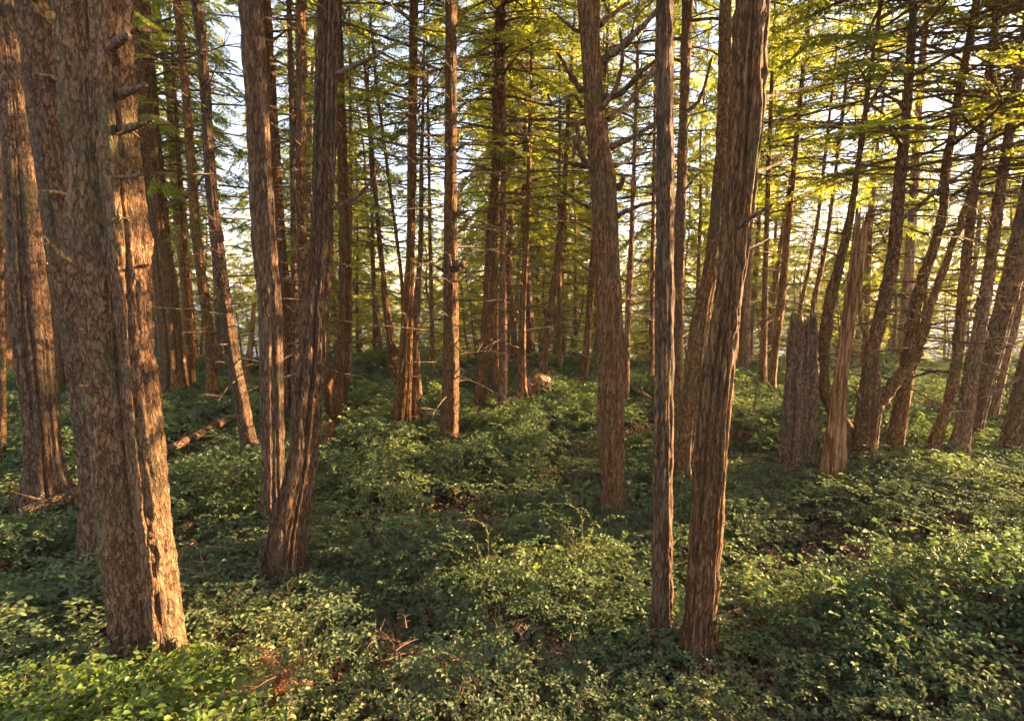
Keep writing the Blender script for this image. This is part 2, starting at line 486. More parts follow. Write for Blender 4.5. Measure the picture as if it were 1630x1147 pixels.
def crown_mesh(name, seed, H=10.0, R=2.2, nb=60, dens=1.0, droop=0.35, low_dead=0.2, upturn=0.0, prof=1.0):
    """crown spanning z 0..H; a trunk axis is assumed at x=y=0"""
    rg = np.random.default_rng(seed)
    acc = Acc()
    P, X, S = [], [], []
    for k in range(nb):
        f = (k + rg.random()) / nb
        z = H * f ** 0.95
        az = k * 2.39996 + rg.normal(0, 0.35)
        ln = R * (1 - f) ** 0.75 * prof * rg.uniform(0.5, 1.15) + 0.25
        if f < 0.25: ln *= 0.75 + f
        d = np.array([math.cos(az), math.sin(az), rg.uniform(-0.1, 0.35) + upturn])
        dead = f < low_dead and rg.random() < 0.7
        Pp = twiggy(acc, np.array([0, 0, z]), d, ln, 0.012 + 0.010 * ln, 0, 5 if dead else 2, rg, droop if not dead else droop * 0.4)
        if dead: continue
        nf = max(2, int(ln * 4.7 * dens))
        for j in range(nf):
            t = 0.22 + 0.78 * (j + rg.random() * 0.8) / nf
            x = t * (len(Pp) - 1); i = min(int(x), len(Pp) - 2); q = Pp[i] + (Pp[i + 1] - Pp[i]) * (x - i)
            dl = Pp[i + 1] - Pp[i]; dl = dl / np.linalg.norm(dl)
            sd_ = np.cross(dl, [0, 0, 1]) * (1 if j % 2 else -1) * rg.uniform(0.25, 1.1)
            P.append(q); X.append(dl + sd_ + np.array([0, 0, rg.uniform(-0.45, 0.1)])); S.append((0.46 + 0.50 * (1 - t)) * rg.uniform(0.75, 1.35) * min(1.0, 0.5 + ln / 2.2))
        P.append(Pp[-2]); X.append(Pp[-1] - Pp[-3] + 1e-3); S.append(0.5)
    add_fronds(acc, P, X, S, rg)
    return acc.build(name, [M_BRANCH, M_NEEDLE])

CROWN = {
    'spruce_a': crown_mesh('spruce_crown', 1, 10, 2.2, 56, 0.7, 0.25, 0.18),
    'spruce_b': crown_mesh('spruce_crown', 2, 10, 1.9, 52, 0.65, 0.35, 0.25),
    'hem_a': crown_mesh('hemlock_crown', 3, 10, 2.3, 56, 0.65, 0.45, 0.12),
    'sparse_a': crown_mesh('sparse_crown', 4, 10, 2.1, 56, 0.5, 0.2, 0.45),
    'sparse_b': crown_mesh('sparse_crown', 5, 10, 1.7, 60, 0.5, 0.3, 0.35),
    'thin': crown_mesh('thin_crown', 6, 10, 1.4, 54, 0.6, 0.3, 0.3),
    'dense': crown_mesh('dense_crown', 8, 10, 2.6, 66, 0.8, 0.3, 0.08),
}
def twig_set(name, seed, H=8.0, n=36, Lm=0.9, R=0.1):
    rg = np.random.default_rng(seed); acc = Acc()
    for k in range(n):
        az = k * 2.39996 + rg.normal(0, 0.5); z = H * (k + rg.random()) / n
        d = np.array([math.cos(az), math.sin(az), rg.uniform(-0.15, 0.35)])
        ln = Lm * rg.uniform(0.35, 1.25)
        twiggy(acc, np.array([0, 0, z]) + d * R * 0.4, d, ln, 0.007 + 0.007 * ln, 0, 4, rg, rg.uniform(-0.1, 0.25))
    return acc.build(name, [M_BRANCH])
TWIGS = [twig_set('bare_crown', 20 + k, 8, 58 + 8 * k, 0.9 + 0.2 * k) for k in range(3)]

def align(o, p, d, sx, sz, az):
    q = Vector((0, 0, 1)).rotation_difference(Vector(d)).to_matrix().to_4x4()
    o.matrix_local = Matrix.Translation(Vector(p)) @ q @ Matrix.Rotation(az, 4, 'Z') @ Matrix.Diagonal((sx, sx, sz, 1))

# ------------------------------------------------------------------ trees traced one by one: rows are (photo y, left x, right x)
TREES = []
def tree(rows, label, kind='spruce', fl=0.06, mat=None, crown=None, top=None, twigs=0, seed=None, group=None,
         name='conifer_tree', category='tree', rough=0.012, lift=0.38, Y=None, dtop=0.0, flk=1.6, branches=(), broken=0.0, twist=0.0, lobes=None):
    seed = len(TREES) + 3 if seed is None else seed
    rg = np.random.default_rng(900 + seed)
    rows = sorted(rows)
    yb, xl, xr = rows[-1]
    Yd = Y or on_ground((xl + xr) / 2, yb, lift)
    C, R = [], []
    ytop = rows[0][0]
    for (py, l, r) in rows[::-1]:
        f = (yb - py) / max(yb - ytop, 1)
        Yr = Yd + dtop * f
        p = unproj((l + r) / 2, py, Yr)
        C.append(p); 
        v = (CY - py) / F; t = Yr / (math.cos(PITCH) + v * math.sin(PITCH))
        R.append((r - l) / 2 / F * t)
    C = np.array(C); R = np.array(R)
    base = np.array([C[0, 0], C[0, 1], float(ground(C[0, 0], C[0, 1]))])
    # root below the leaves
    dn = C[0] - C[1]; dn = dn / abs(dn[2])
    b2 = C[0] + dn * (C[0, 2] - base[2] + 0.12) * 0.8
    b2[2] = base[2] - 0.15
    C = np.vstack([b2, C]); R = np.concatenate([[R[0] * 1.55], R]); R[1] *= 1.06
    zvis = C[-1, 2] + 0.3
    if top is None and ytop <= 0:
        top = max(C[-1, 2] + 4, rg.uniform(15, 19))
    if top and top > C[-1, 2]:
        k0 = min(3, len(C) - 1)
        d = C[-1] - C[-1 - k0]; d /= d[2]; d[:2] = np.clip(d[:2], -0.12, 0.12)
        z0 = C[-1, 2]; r0 = R[-1]
        for f in (0.2, 0.5, 0.8, 1.0):
            z = z0 + (top - z0) * f
            C = np.vstack([C, C[-1] + d * 0.9 * (z - C[-1, 2])]); C[-1, 2] = z
            d[:2] *= 0.8
            R = np.concatenate([R, [max(r0 * (1 - 0.93 * f ** 1.2), 0.012)]])
    mt = mat or {'spruce': M_SPRUCE, 'fibre': M_FIBRE, 'far': M_FAR, 'snag': M_SNAG}[kind]
    t = thing(name, label, category, base, group)
    me = trunk_mesh('trunk', C, R, Yd, mt, base, fl, seed * 7, rough if Yd < 14 else rough * 0.6, flk, zvis=zvis, broken=broken, twist=twist, lobes=lobes)
    obj('trunk', me, t)
    TREES.append((base[0], base[1], R[1]))
    def axis_at(z):
        return np.array([np.interp(z, C[:, 2], C[:, k]) for k in range(3)])
    if crown:
        for (ck, z0, z1, rs) in (crown if isinstance(crown, list) else [crown]):
            a0, a1 = axis_at(z0), axis_at(min(z1, C[-1, 2]))
            d = a1 - a0
            o = obj('crown', CROWN[ck], t)
            align(o, a0 - base, d, rs, np.linalg.norm(d) / 10 * 1.03, rg.uniform(0, 6.28))
    for k in range(max(twigs, 1 if (Yd > 8.5 and zvis > 6) else 0)):
        z0 = base[2] + 1.0 + k * 6.5 + rg.uniform(0, 0.6)
        a0, a1 = axis_at(z0), axis_at(z0 + 8)
        if a1[2] - a0[2] < 5: break
        o = obj('bare_crown', TWIGS[(k + seed) % 3], t)
        align(o, a0 - base, a1 - a0, 1.0, np.linalg.norm(a1 - a0) / 8, rg.uniform(0, 6.28))
    for b in branches:
        branch(t, base, Yd, *b)
    return t, base, Yd, C, R

def branch(t, base, Yd, pix, w0, w1, dz=0.0, mt=None, sub=2, nm='branch'):
    """pix: photo points from the trunk outwards; dz: how far the tip comes nearer (-) or goes away (+)"""
    n = len(pix)
    P = np.array([unproj(x, y, Yd + dz * k / (n - 1)) for k, (x, y) in enumerate(pix)])
    m_ = 6 * n
    Pc = catmull(P, m_)
    s = Yd / F
    r = np.linspace(w0 / 2 * s, w1 / 2 * s, m_)
    Pc = Pc + np.random.default_rng(int(pix[0][0])).normal(0, 0.12 * r.mean(), Pc.shape)
    acc = Acc()
    V, Q = tube(Pc, r * (1 + 0.12 * np.sin(np.arange(m_) * 1.7)), 9)
    acc.add(V, Q, 0)
    # closed ragged tip
    V, Q = tube(np.array([Pc[-1], Pc[-1] + (Pc[-1] - Pc[-3]) * 0.5]), np.array([r[-1], r[-1] * 0.1]), 9); acc.add(V, Q, 0)
    rg = np.random.default_rng(int(pix[-1][0] * 7 + pix[-1][1]))
    Lr = np.linalg.norm(Pc[-1] - Pc[0])
    for k in range(sub):
        i = rg.integers(m_ // 3, m_ - 2)
        d = (Pc[i + 1] - Pc[i]); d /= np.linalg.norm(d) + 1e-9
        d = d + rg.normal(0, 0.6, 3)
        twiggy(acc, Pc[i], d, Lr * rg.uniform(0.12, 0.35), r[i] * 0.45, 0, 2, rg, 0.0)
    obj(nm, acc.build(nm, [mt or M_BRANCH], base), t)

NEAR = ('spruce_a', 10.0, 18.5, 1.0)
# --- left group
tree([(0, -14, 22), (150, 3, 42), (300, 10, 58), (500, 22, 78), (650, 40, 90), (740, 45, 100), (790, 38, 120)],
     'thick shaded conifer trunk with flared foot, leftmost of the big trunks', fl=0.08, crown=('spruce_a', 9, 18, 1))
tree([(0, 28, 82), (200, 52, 98), (400, 80, 122), (500, 98, 138), (650, 118, 156), (780, 130, 162), (875, 128, 172)],
     'grey-brown trunk leaning left, squeezed between the left edge trunk and the big double trunk', fl=0.05, crown=('hem_a', 9.5, 19, 1),
     branches=[([(60, 118), (82, 122), (106, 137)][::-1], 7, 2, -0.2, M_BROKEN, 0), ([(120, 316), (98, 308), (73, 304)], 9, 4, -0.3, M_BROKEN, 0)])
T3 = tree([(0, 86, 208), (150, 97, 213), (300, 110, 223), (420, 120, 236), (500, 134, 238), (580, 142, 244), (650, 148, 252), (780, 157, 267), (900, 170, 280), (990, 178, 290), (1025, 180, 296)],
     'huge near double-ribbed trunk at left, its right side glowing orange in the sun', fl=0.07, flk=1.5, rough=0.02, seed=31, lobes=[(0.5, 186, 0.5), (0.46, -8, 0.54), (0.2, 90, 0.6), (0.05, 270, 0.42)], crown=('dense', 9.0, 19, 1.1),
     branches=[([(162, 85), (183, 72), (203, 56)], 15, 11, -0.35, M_BRANCH, 0),
               ([(180, 156), (198, 150), (212, 142), (231, 136)], 14, 6, -0.3, M_BRANCH, 2),
               ([(180, 204), (200, 206), (220, 199), (241, 193)], 18, 5, -0.3, M_BRANCH, 3),
               ([(178, 272), (195, 282), (222, 278)], 8, 4, -0.35, M_BRANCH, 0),
               ([(170, 345), (184, 350), (190, 342)], 10, 5, -0.3, M_BROKEN, 2),
               ([(156, 437), (130, 425), (95, 402), (70, 375)], 15, 2, -0.3, M_BROKEN, 5),
               ([(212, 424), (225, 424), (237, 421)], 9, 4, -0.1, M_BRANCH, 0),
               ([(104, 50), (85, 32), (60, 2), (52, -8)], 18, 13, -0.2, M_BROKEN, 1),
               ([(205, 45), (230, 48), (251, 50)], 8, 6, 0.1, M_BRANCH, 0),
               ([(158, 612), (145, 613), (128, 614)], 5, 2, -0.3, M_BROKEN, 0)])
tree([(0, 214, 238), (200, 222, 253), (300, 233, 263), (400, 240, 272), (500, 249, 286), (580, 255, 294), (618, 250, 300)],
     'stout trunk with dappled light on the far bank, right of the double-ribbed trunk', crown=('dense', 5.5, 15, 1.0), twigs=2,
     branches=[([(255, 330), (285, 322), (310, 300), (325, 278)], 8, 3, -0.5, None, 4), ([(236, 330), (240, 300), (238, 278)], 5, 2, -0.5, None, 1)])
tree([(0, 276, 288), (150, 290, 302), (250, 296, 308), (380, 306, 320), (500, 322, 336), (580, 329, 344), (640, 328, 349)],
     'left one of the two tall slim trunks right of the dappled stout one', crown=('sparse_a', 7.5, 15, 0.9), twigs=1)
tree([(0, 304, 320), (100, 316, 331), (303, 328, 345), (455, 344, 364), (580, 362, 384), (680, 380, 404), (714, 383, 411)],
     'tall reddish slim trunk sloping down to the right beside a fallen log', crown=('spruce_b', 8, 17, 0.9), twigs=1)
tree([(300, 284, 291), (450, 294, 302), (560, 299, 308), (610, 299, 311)], 'thin dark stem between the stout dappled trunk and the slim straight one', 'far', crown=('thin', 4.5, 11, 0.9), top=12)
tree([(380, 337, 346), (500, 341, 352), (590, 342, 354)], 'short-looking thin stem glimpsed between the two tall slim trunks', 'far', crown=('thin', 4, 11.5, 0.9), top=12)
tree([(485, 402, 408), (560, 393, 402), (635, 384, 395)], 'thin reddish leaning dead pole left of the ribbed grey trunk', 'snag', name='dead_snag', category='dead tree', broken=0.15)
tree([(330, -2, 3), (600, 0, 9), (735, -6, 10)], 'narrow trunk cut off by the left edge of the photo', crown=('spruce_b', 7, 15, 1), top=15.5)
tree([(250, 66, 78), (400, 78, 90), (560, 84, 100), (628, 84, 102)], 'slim trunk seen between the left edge trunk and its leaning neighbour', crown=('hem_a', 5, 14, 1), top=15)
# --- left-centre group
tree([(0, 380, 417), (200, 393, 428), (400, 402, 440), (500, 411, 448), (640, 414, 450), (780, 416, 453), (805, 412, 456)],
     'tall ribbed grey-brown trunk with vertical flutes left of the curved cedar', 'fibre', fl=0.10, lobes=[(0.5, 188, 0.5), (0.5, 240, 0.4), (0.52, 285, 0.38), (0.5, 330, 0.42), (0.5, 8, 0.46), (0.3, 100, 0.6)], flk=1.5, crown=('spruce_a', 9.5, 18.5, 0.9), rough=0.010)
tree([(0, 411, 430), (200, 427, 443), (400, 438, 456), (500, 447, 470), (580, 453, 475), (665, 454, 479)],
     'pale stringy-barked trunk immediately behind the ribbed grey-brown trunk', 'fibre', fl=0.2, crown=('sparse_a', 7.5, 16, 1.0), twigs=1)
tree([(0, 456, 464), (300, 462, 471), (580, 464, 476), (668, 463, 480)], 'thin upright stem just left of another, behind the curved cedar', 'fibre', fl=0.1, crown=('sparse_b', 8, 15, 1))
tree([(0, 471, 486), (300, 473, 487), (580, 478, 492), (690, 480, 498)], 'narrow straight trunk hidden at its foot by the curved cedar', 'fibre', fl=0.15, crown=('spruce_b', 9, 17, 1))
tree([(0, 506, 540), (100, 503, 538), (200, 500, 536), (300, 497, 533), (400, 493, 530), (500, 482, 523), (580, 477, 520), (640, 470, 511), (740, 457, 505), (840, 432, 491), (892, 420, 487)],
     'curved fluted cedar-like trunk bending left at its foot, with two bare side limbs', 'fibre', fl=0.12, flk=1.6, rough=0.014, lobes=[(0.5, 200, 0.5), (0.45, 262, 0.42), (0.5, 318, 0.44), (0.52, 5, 0.46), (0.3, 100, 0.6)], crown=('hem_a', 10, 19, 1),
     branches=[([(530, 122), (560, 106), (580, 97), (602, 88)], 9, 5, -0.4, None, 1), ([(520, 335), (560, 318), (590, 290), (604, 262)], 8, 3, -0.5, None, 2),
               ([(532, 60), (520, 20), (498, 0)], 4, 2, -0.5, None, 1)])
tree([(0, 530, 544), (150, 534, 549), (250, 537, 553), (400, 540, 557), (500, 539, 557), (600, 531, 555), (668, 527, 551)],
     'brown trunk close behind the curved cedar on its right side', 'fibre', fl=0.1, crown=('spruce_a', 8, 17, 1), twigs=1)
tree([(420, 553, 560), (500, 551, 560), (612, 547, 560)], 'slender far stem peeping out right of the trunk behind the curved cedar', 'far', crown=('thin', 4, 12, 1), top=13)
# --- centre
tree([(240, 589, 596), (380, 600, 608), (500, 611, 622), (560, 618, 631), (604, 620, 637)],
     'thin slanting trunk with a red-brown sunlit foot, left of the split cedar clump', 'fibre', fl=0.15, crown=('sparse_a', 4.5, 12, 1.0), top=13, twigs=1)
tree([(126, 596, 601), (283, 616, 621), (455, 637, 643), (600, 641, 648)], 'very thin red-barked pole leaning against the split cedar clump', 'far', crown=('thin', 7, 13, 1), top=13.5)
tree([(0, 652, 666), (250, 649, 663), (400, 647, 660), (500, 639, 658), (600, 633, 656), (650, 624, 655), (668, 620, 655)],
     'main shreddy-footed stem of the split cedar clump left of the round spruce', 'fibre', fl=0.25, crown=('sparse_a', 5.5, 14.5, 1.1), twigs=2)
tree([(262, 668, 674), (400, 665, 674), (500, 656, 669), (600, 653, 667), (660, 649, 668)],
     'second orange-lit stem of the split cedar clump, joined at the foot to the main one', 'fibre', fl=0.2, crown=('sparse_b', 4.5, 10.5, 0.8), top=10.5)
tree([(560, 660, 667), (636, 662, 673)], 'short split snag at the right of the split cedar clump', 'snag', name='dead_snag', category='dead tree', broken=0.2)
tree([(0, 709, 727), (200, 708, 727), (400, 706, 728), (500, 706, 730), (600, 704, 731), (680, 701, 730), (702, 698, 731)],
     'straight round scaly spruce trunk with a dark burl halfway up', fl=0.03, rough=0.012, crown=('sparse_b', 8.2, 16, 0.9), seed=77,
     branches=[([(726, 450), (745, 438), (768, 432)], 3, 1.5, -0.3, None, 2), ([(728, 540), (752, 546), (780, 538)], 3, 1, -0.3, None, 3),
               ([(706, 432), (695, 424), (690, 418)], 4, 1.5, -0.3, None, 1), ([(726, 240), (736, 232), (742, 228)], 5, 2, -0.2, None, 0),
               ([(728, 340), (736, 338), (744, 336)], 8, 3, -0.2, None, 1), ([(728, 585), (742, 590), (760, 582)], 3, 1, -0.3, None, 2), ([(714, 424), (727, 424), (738, 421)], 26, 13, -0.08, M_BRANCH, 6, 'burl')])
tree([(400, 682, 688), (500, 684, 691), (588, 684, 692)], 'slim sunlit stem between the split cedar clump and the round spruce', 'far', crown=('sparse_b', 4, 12, 1), top=13, twigs=1)
tree([(0, 789, 799), (250, 783, 796), (400, 776, 788), (500, 767, 781), (580, 762, 779), (648, 752, 773)],
     'trunk leaning gently right with a torn orange foot, first trunk right of the round spruce', 'fibre', fl=0.18, crown=('hem_a', 6.5, 15, 1.0), twigs=2)
tree([(0, 797, 805), (200, 797, 806), (400, 796, 806), (500, 794, 807), (600, 794, 808), (646, 790, 809)],
     'upright trunk crossing close behind the trunk with the torn orange foot', 'far', fl=0.1, crown=('sparse_a', 5.5, 15, 1.1), twigs=2)
tree([(300, 788, 794), (500, 786, 793), (614, 784, 795)], 'thin stem squeezed between the orange-footed trunk and the upright one', 'far', crown=('sparse_b', 5, 13, 1), top=14)
tree([(180, 841, 847), (350, 835, 843), (500, 826, 837), (600, 823, 838), (636, 819, 842)],
     'dark trunk with a split red foot, just left of the upturned root ball', 'far', fl=0.15, crown=('sparse_a', 4.5, 12, 1.15), top=13, twigs=2)
tree([(150, 903, 908), (300, 894, 903), (405, 883, 895), (500, 869, 881), (598, 856, 870)],
     'trunk slanting up to the right directly behind the upturned root ball', 'far', fl=0.08, crown=('sparse_a', 5, 13, 1.1), top=13.5, twigs=2)
tree([(330, 888, 893), (586, 886, 895)], 'slim pole right of the trunk that slants behind the root ball', 'far', crown=('spruce_b', 4.5, 12.5, 1), top=13, twigs=1)
tree([(430, 912, 918), (578, 911, 919)], 'thin far pole left of the knobbly leaning trunk', 'far', crown=('thin', 4, 12, 1), top=13, twigs=1)
tree([(420, 938, 948), (500, 932, 943), (560, 927, 939), (604, 920, 936)], 'knobbly trunk leaning right, partly hidden by the bare-limbed big tree', 'far', fl=0.18, flk=3, crown=('sparse_b', 5, 12, 1), top=13, twigs=1)
# --- big limbed tree
tree([(0, 919, 954), (50, 922, 955), (100, 926, 957), (200, 932, 966), (250, 936, 974), (300, 940, 981), (400, 944, 985), (500, 948, 990), (600, 951, 992), (700, 950, 994), (770, 958, 993), (802, 956, 998)],
     'big brown tree right of centre bristling with curved bare dead limbs', 'fibre', fl=0.07, rough=0.012, seed=91, crown=('dense', 8.5, 17, 0.9),
     branches=[([(960, 95), (990, 75), (1020, 45), (1060, 0)], 12, 6, -0.6, None, 3), ([(955, 40), (975, 22), (1000, 5)], 10, 5, 0.5, None, 2),
               ([(962, 100), (1000, 60), (1046, 22)], 9, 4, 0.7, None, 3), ([(962, 155), (990, 148), (1015, 120), (1046, 95)], 10, 5, -0.8, None, 3),
               ([(948, 182), (975, 150), (990, 100), (988, 50)], 9, 4, -0.9, None, 2),
               ([(968, 190), (1000, 165), (1025, 130), (1046, 100)], 9, 4, 0.4, None, 3), ([(972, 235), (1000, 222), (1043, 198)], 10, 6, -0.3, None, 1),
               ([(978, 265), (1000, 255), (1030, 232)], 6, 3, 0.5, None, 2), ([(980, 345), (1010, 330), (1043, 322)], 8, 5, -0.5, None, 1),
               ([(947, 275), (925, 245), (918, 195)], 10, 6, -0.6, None, 1), ([(930, 195), (900, 193), (876, 191)], 7, 4, -0.5, None, 1),
               ([(932, 265), (900, 258), (868, 250)], 8, 3, -0.6, None, 2), ([(925, 145), (905, 112), (888, 85)], 9, 4, -0.5, None, 3),
               ([(938, 330), (915, 318), (898, 300)], 6, 3, -0.5, None, 2), ([(940, 365), (920, 355), (905, 352)], 5, 2, -0.6, None, 1),
               ([(950, 430), (930, 425), (905, 402)], 5, 2, -0.6, None, 1), ([(926, 170), (912, 150), (880, 165), (872, 150)], 6, 3, -0.4, None, 1),
               ([(920, 50), (905, 40), (886, 22)], 6, 3, -0.4, None, 1), ([(960, 0), (980, -30), (1020, -60)], 8, 4, -0.4, None, 2),
               ([(938, 232), (918, 215), (912, 250), (918, 230)], 5, 3, -0.7, None, 0), ([(990, 477), (1010, 476), (1035, 474)], 3, 1.5, 0.5, None, 2),
               ([(946, 572), (930, 566), (918, 560)], 4, 1.5, -0.2, None, 1), ([(984, 300), (990, 290), (992, 280)], 10, 5, -0.2, None, 0)])
tree([(270, 1006, 1012), (400, 1000, 1009), (560, 992, 1003), (640, 990, 1003)], 'thin dark trunk close to the right side of the bare-limbed big tree', 'far', crown=('sparse_a', 5, 13, 1), top=14, twigs=1)
tree([(330, 1037, 1043), (580, 1032, 1041), (612, 1031, 1042)], 'slender far trunk just left of the straight ribbed column trunk', 'far', crown=('sparse_b', 4.5, 12.5, 1), top=13.5, twigs=1)
tree([(0, 1045, 1072), (200, 1045, 1073), (400, 1044, 1073), (580, 1042, 1073), (700, 1040, 1072), (800, 1039, 1071), (900, 1038, 1071), (965, 1037, 1071), (992, 1035, 1073)],
     'straight ribbed column-like trunk with a bright rim on its right edge', 'fibre', fl=0.10, flk=1.6, rough=0.010, seed=44, lobes=[(0.5, 185, 0.5), (0.5, 250, 0.42), (0.5, 300, 0.44), (0.5, -5, 0.5), (0.3, 100, 0.6)], crown=('spruce_b', 9.5, 18, 1))
tree([(0, 1086, 1103), (150, 1082, 1097), (400, 1073, 1090), (500, 1070, 1088), (690, 1066, 1086)],
     'plain trunk directly right of and behind the ribbed column trunk', crown=('hem_a', 7.0, 16, 1.0), twigs=2,
     branches=[([(1092, 180), (1115, 155), (1133, 95)], 7, 3, -0.5, None, 3), ([(1085, 310), (1100, 290), (1110, 278)], 4, 2, -0.5, None, 2)])
tree([(0, 1146, 1165), (200, 1141, 1161), (400, 1124, 1146), (500, 1103, 1130), (600, 1087, 1120), (700, 1072, 1110), (748, 1062, 1110)],
     'smooth leaning trunk behind and left of the big ribbed trunk, widening at the foot', fl=0.08, crown=('spruce_a', 8, 17, 1))
tree([(0, 1168, 1224), (200, 1158, 1211), (300, 1150, 1203), (400, 1141, 1192), (500, 1133, 1178), (600, 1116, 1169), (700, 1107, 1160), (850, 1096, 1150), (950, 1089, 1143), (1000, 1085, 1139), (1015, 1082, 1142)],
     'massive deeply ribbed trunk leaning right, nearest on the right side of the photo', 'fibre', fl=0.12, flk=1.6, rough=0.012, seed=58, lobes=[(0.55, 195, 0.44), (0.5, 245, 0.38), (0.52, 285, 0.40), (0.5, 325, 0.38), (0.55, 8, 0.44), (0.3, 100, 0.6)], crown=('hem_a', 9.5, 19, 1.1),
     branches=[([(1186, 125), (1176, 95), (1174, 60)], 11, 5, -0.15, None, 0), ([(1166, 368), (1190, 350), (1228, 327)], 10, 5, -0.3, None, 0),
               ([(1195, 158), (1240, 150), (1300, 135)], 7, 3, 0.5, None, 2), ([(1195, 275), (1220, 268), (1258, 250)], 7, 3, 0.4, None, 1), ([(1188, 396), (1208, 388), (1226, 378)], 5, 2, 0.3, None, 0)])
# --- right group
tree([(380, 1216, 1224), (500, 1212, 1221), (614, 1207, 1220)], 'slim upright trunk first right of the massive ribbed trunk', 'far', crown=('spruce_a', 4.5, 13, 0.9), top=14, twigs=1)
tree([(303, 1256, 1264), (400, 1246, 1256), (480, 1237, 1250), (580, 1225, 1238), (622, 1221, 1236)], 'slim trunk leaning right between the upright slim one and the big broken stump', 'far', crown=('spruce_b', 5, 13, 1), top=14, twigs=2)
tree([(528, 1258, 1296), (545, 1256, 1297), (600, 1249, 1298), (660, 1242, 1297), (728, 1235, 1291)],
     'thick dark broken-off stump with a splintered top, shoulder to the grey snag', 'spruce', fl=0.12, broken=0.3, name='broken_stump', category='tree stump', rough=0.015, branches=[([(1288, 528), (1291, 514), (1296, 498)], 9, 1.5, 0, M_BROKEN, 0, 'splinter'), ([(1270, 528), (1269, 520), (1266, 512)], 7, 1.5, 0, M_BROKEN, 0, 'splinter')])
tree([(354, 1298, 1304), (430, 1284, 1290), (510, 1268, 1275), (625, 1262, 1272)], 'thin stem rising behind the broken stump on its left', 'far', crown=('thin', 5, 10, 0.9), top=10.5)
tree([(243, 1331, 1337), (380, 1313, 1320), (505, 1288, 1296), (630, 1280, 1291)], 'thin stem rising behind the broken stump on its right, leaning right', 'far', crown=('sparse_b', 5.5, 11, 0.9), top=12)
tree([(100, 1384, 1390), (202, 1370, 1378), (354, 1346, 1357), (480, 1313, 1330), (580, 1301, 1320), (620, 1303, 1324), (665, 1322, 1350), (716, 1344, 1374)],
     'crooked trunk that bends left then right between the broken stump and the reddish snag', 'spruce', fl=0.1, crown=('spruce_a', 5.2, 12.5, 1.0), top=13, twigs=1)
tree([(370, 1360, 1379), (460, 1347, 1371), (530, 1338, 1358), (600, 1328, 1348), (700, 1313, 1344), (745, 1306, 1345)],
     'reddish barkless snag with a jagged pointed top', 'snag', fl=0.16, broken=0.3, name='dead_snag', category='dead tree', rough=0.008, branches=[([(1366, 372), (1365, 362), (1366, 352)], 5, 1, 0, M_BROKEN, 0, 'splinter'), ([(1375, 372), (1377, 364), (1378, 356)], 4, 1, 0, M_BROKEN, 0, 'splinter')])
F1 = tree([(0, 1449, 1461), (200, 1434, 1448), (300, 1422, 1439), (400, 1413, 1433), (500, 1392, 1414), (560, 1377, 1399), (640, 1367, 1401), (720, 1357, 1392)],
     'forked tree right of the reddish snag, one arm sweeping low to the right', fl=0.08, crown=[('sparse_a', 4.6, 10.5, 1.2), ('dense', 8.8, 16, 1.05)], twigs=1,
     branches=[([(1392, 648), (1410, 628), (1427, 605), (1452, 578), (1466, 545), (1478, 500), (1491, 460), (1528, 354), (1556, 270)], 22, 7, -0.3, M_SPRUCE, 5, 'limb'),
               ([(1405, 500), (1440, 490), (1470, 505)], 7, 4, -0.3, None, 3), ([(1380, 545), (1368, 500), (1372, 480)], 6, 3, -0.3, None, 2),
               ([(1372, 640), (1362, 620), (1350, 612)], 5, 2, -0.3, None, 2), ([(1425, 360), (1460, 330), (1510, 290), (1560, 262)], 8, 3, -0.6, None, 5)])
tree([(253, 1502, 1514), (354, 1491, 1504), (480, 1450, 1467), (560, 1438, 1459), (640, 1425, 1448), (712, 1412, 1437)],
     'leaning trunk crossed by the low arm of the forked tree', crown=[('sparse_a', 4.6, 10.5, 1.2), ('dense', 8.8, 16, 1.05)], top=14, twigs=1, branches=[([(1470, 520), (1510, 512), (1575, 508)], 5, 2, -0.4, None, 5), ([(1450, 600), (1490, 590), (1520, 592)], 5, 2, -0.4, None, 4)])
tree([(250, 1552, 1563), (460, 1526, 1540), (578, 1516, 1530), (653, 1498, 1514), (717, 1472, 1492)], 'trunk whose foot sweeps out to the left, left of two crowded leaning trunks', fl=0.1, crown=[('sparse_a', 4.6, 10.5, 1.2), ('dense', 8.8, 16, 1.05)], top=14, twigs=1)
tree([(303, 1585, 1600), (430, 1566, 1583), (580, 1538, 1559), (668, 1523, 1546), (720, 1508, 1540)], 'first of two crowded trunks leaning right near the right edge', fl=0.08, crown=[('sparse_a', 4.6, 10.5, 1.2), ('spruce_a', 8.8, 16, 1.05)], top=15, twigs=2,
     branches=[([(1550, 560), (1590, 556), (1640, 535)], 4, 1.5, -0.3, None, 5)])
tree([(330, 1622, 1655), (475, 1588, 1616), (578, 1561, 1588), (668, 1542, 1564), (700, 1534, 1560)], 'thick dark trunk leaning strongly right behind two crowded neighbours', fl=0.08, crown=[('sparse_a', 4.6, 10.5, 1.2), ('hem_a', 8.8, 16, 1.05)], top=16, twigs=2)
tree([(484, 1620, 1630), (564, 1599, 1609), (667, 1574, 1586)], 'thin sunlit stem leaning right near the right edge', 'far', crown=('sparse_b', 4, 13, 1), top=13, twigs=1)
tree([(480, 1654, 1686), (600, 1622, 1656), (690, 1600, 1640), (718, 1594, 1644)], 'dark trunk foot cut off by the right edge of the photo', fl=0.1, crown=('dense', 6, 15, 1.1), top=16,
     branches=[([(1625, 600), (1585, 622), (1560, 634)], 6, 2, -0.3, None, 4)])

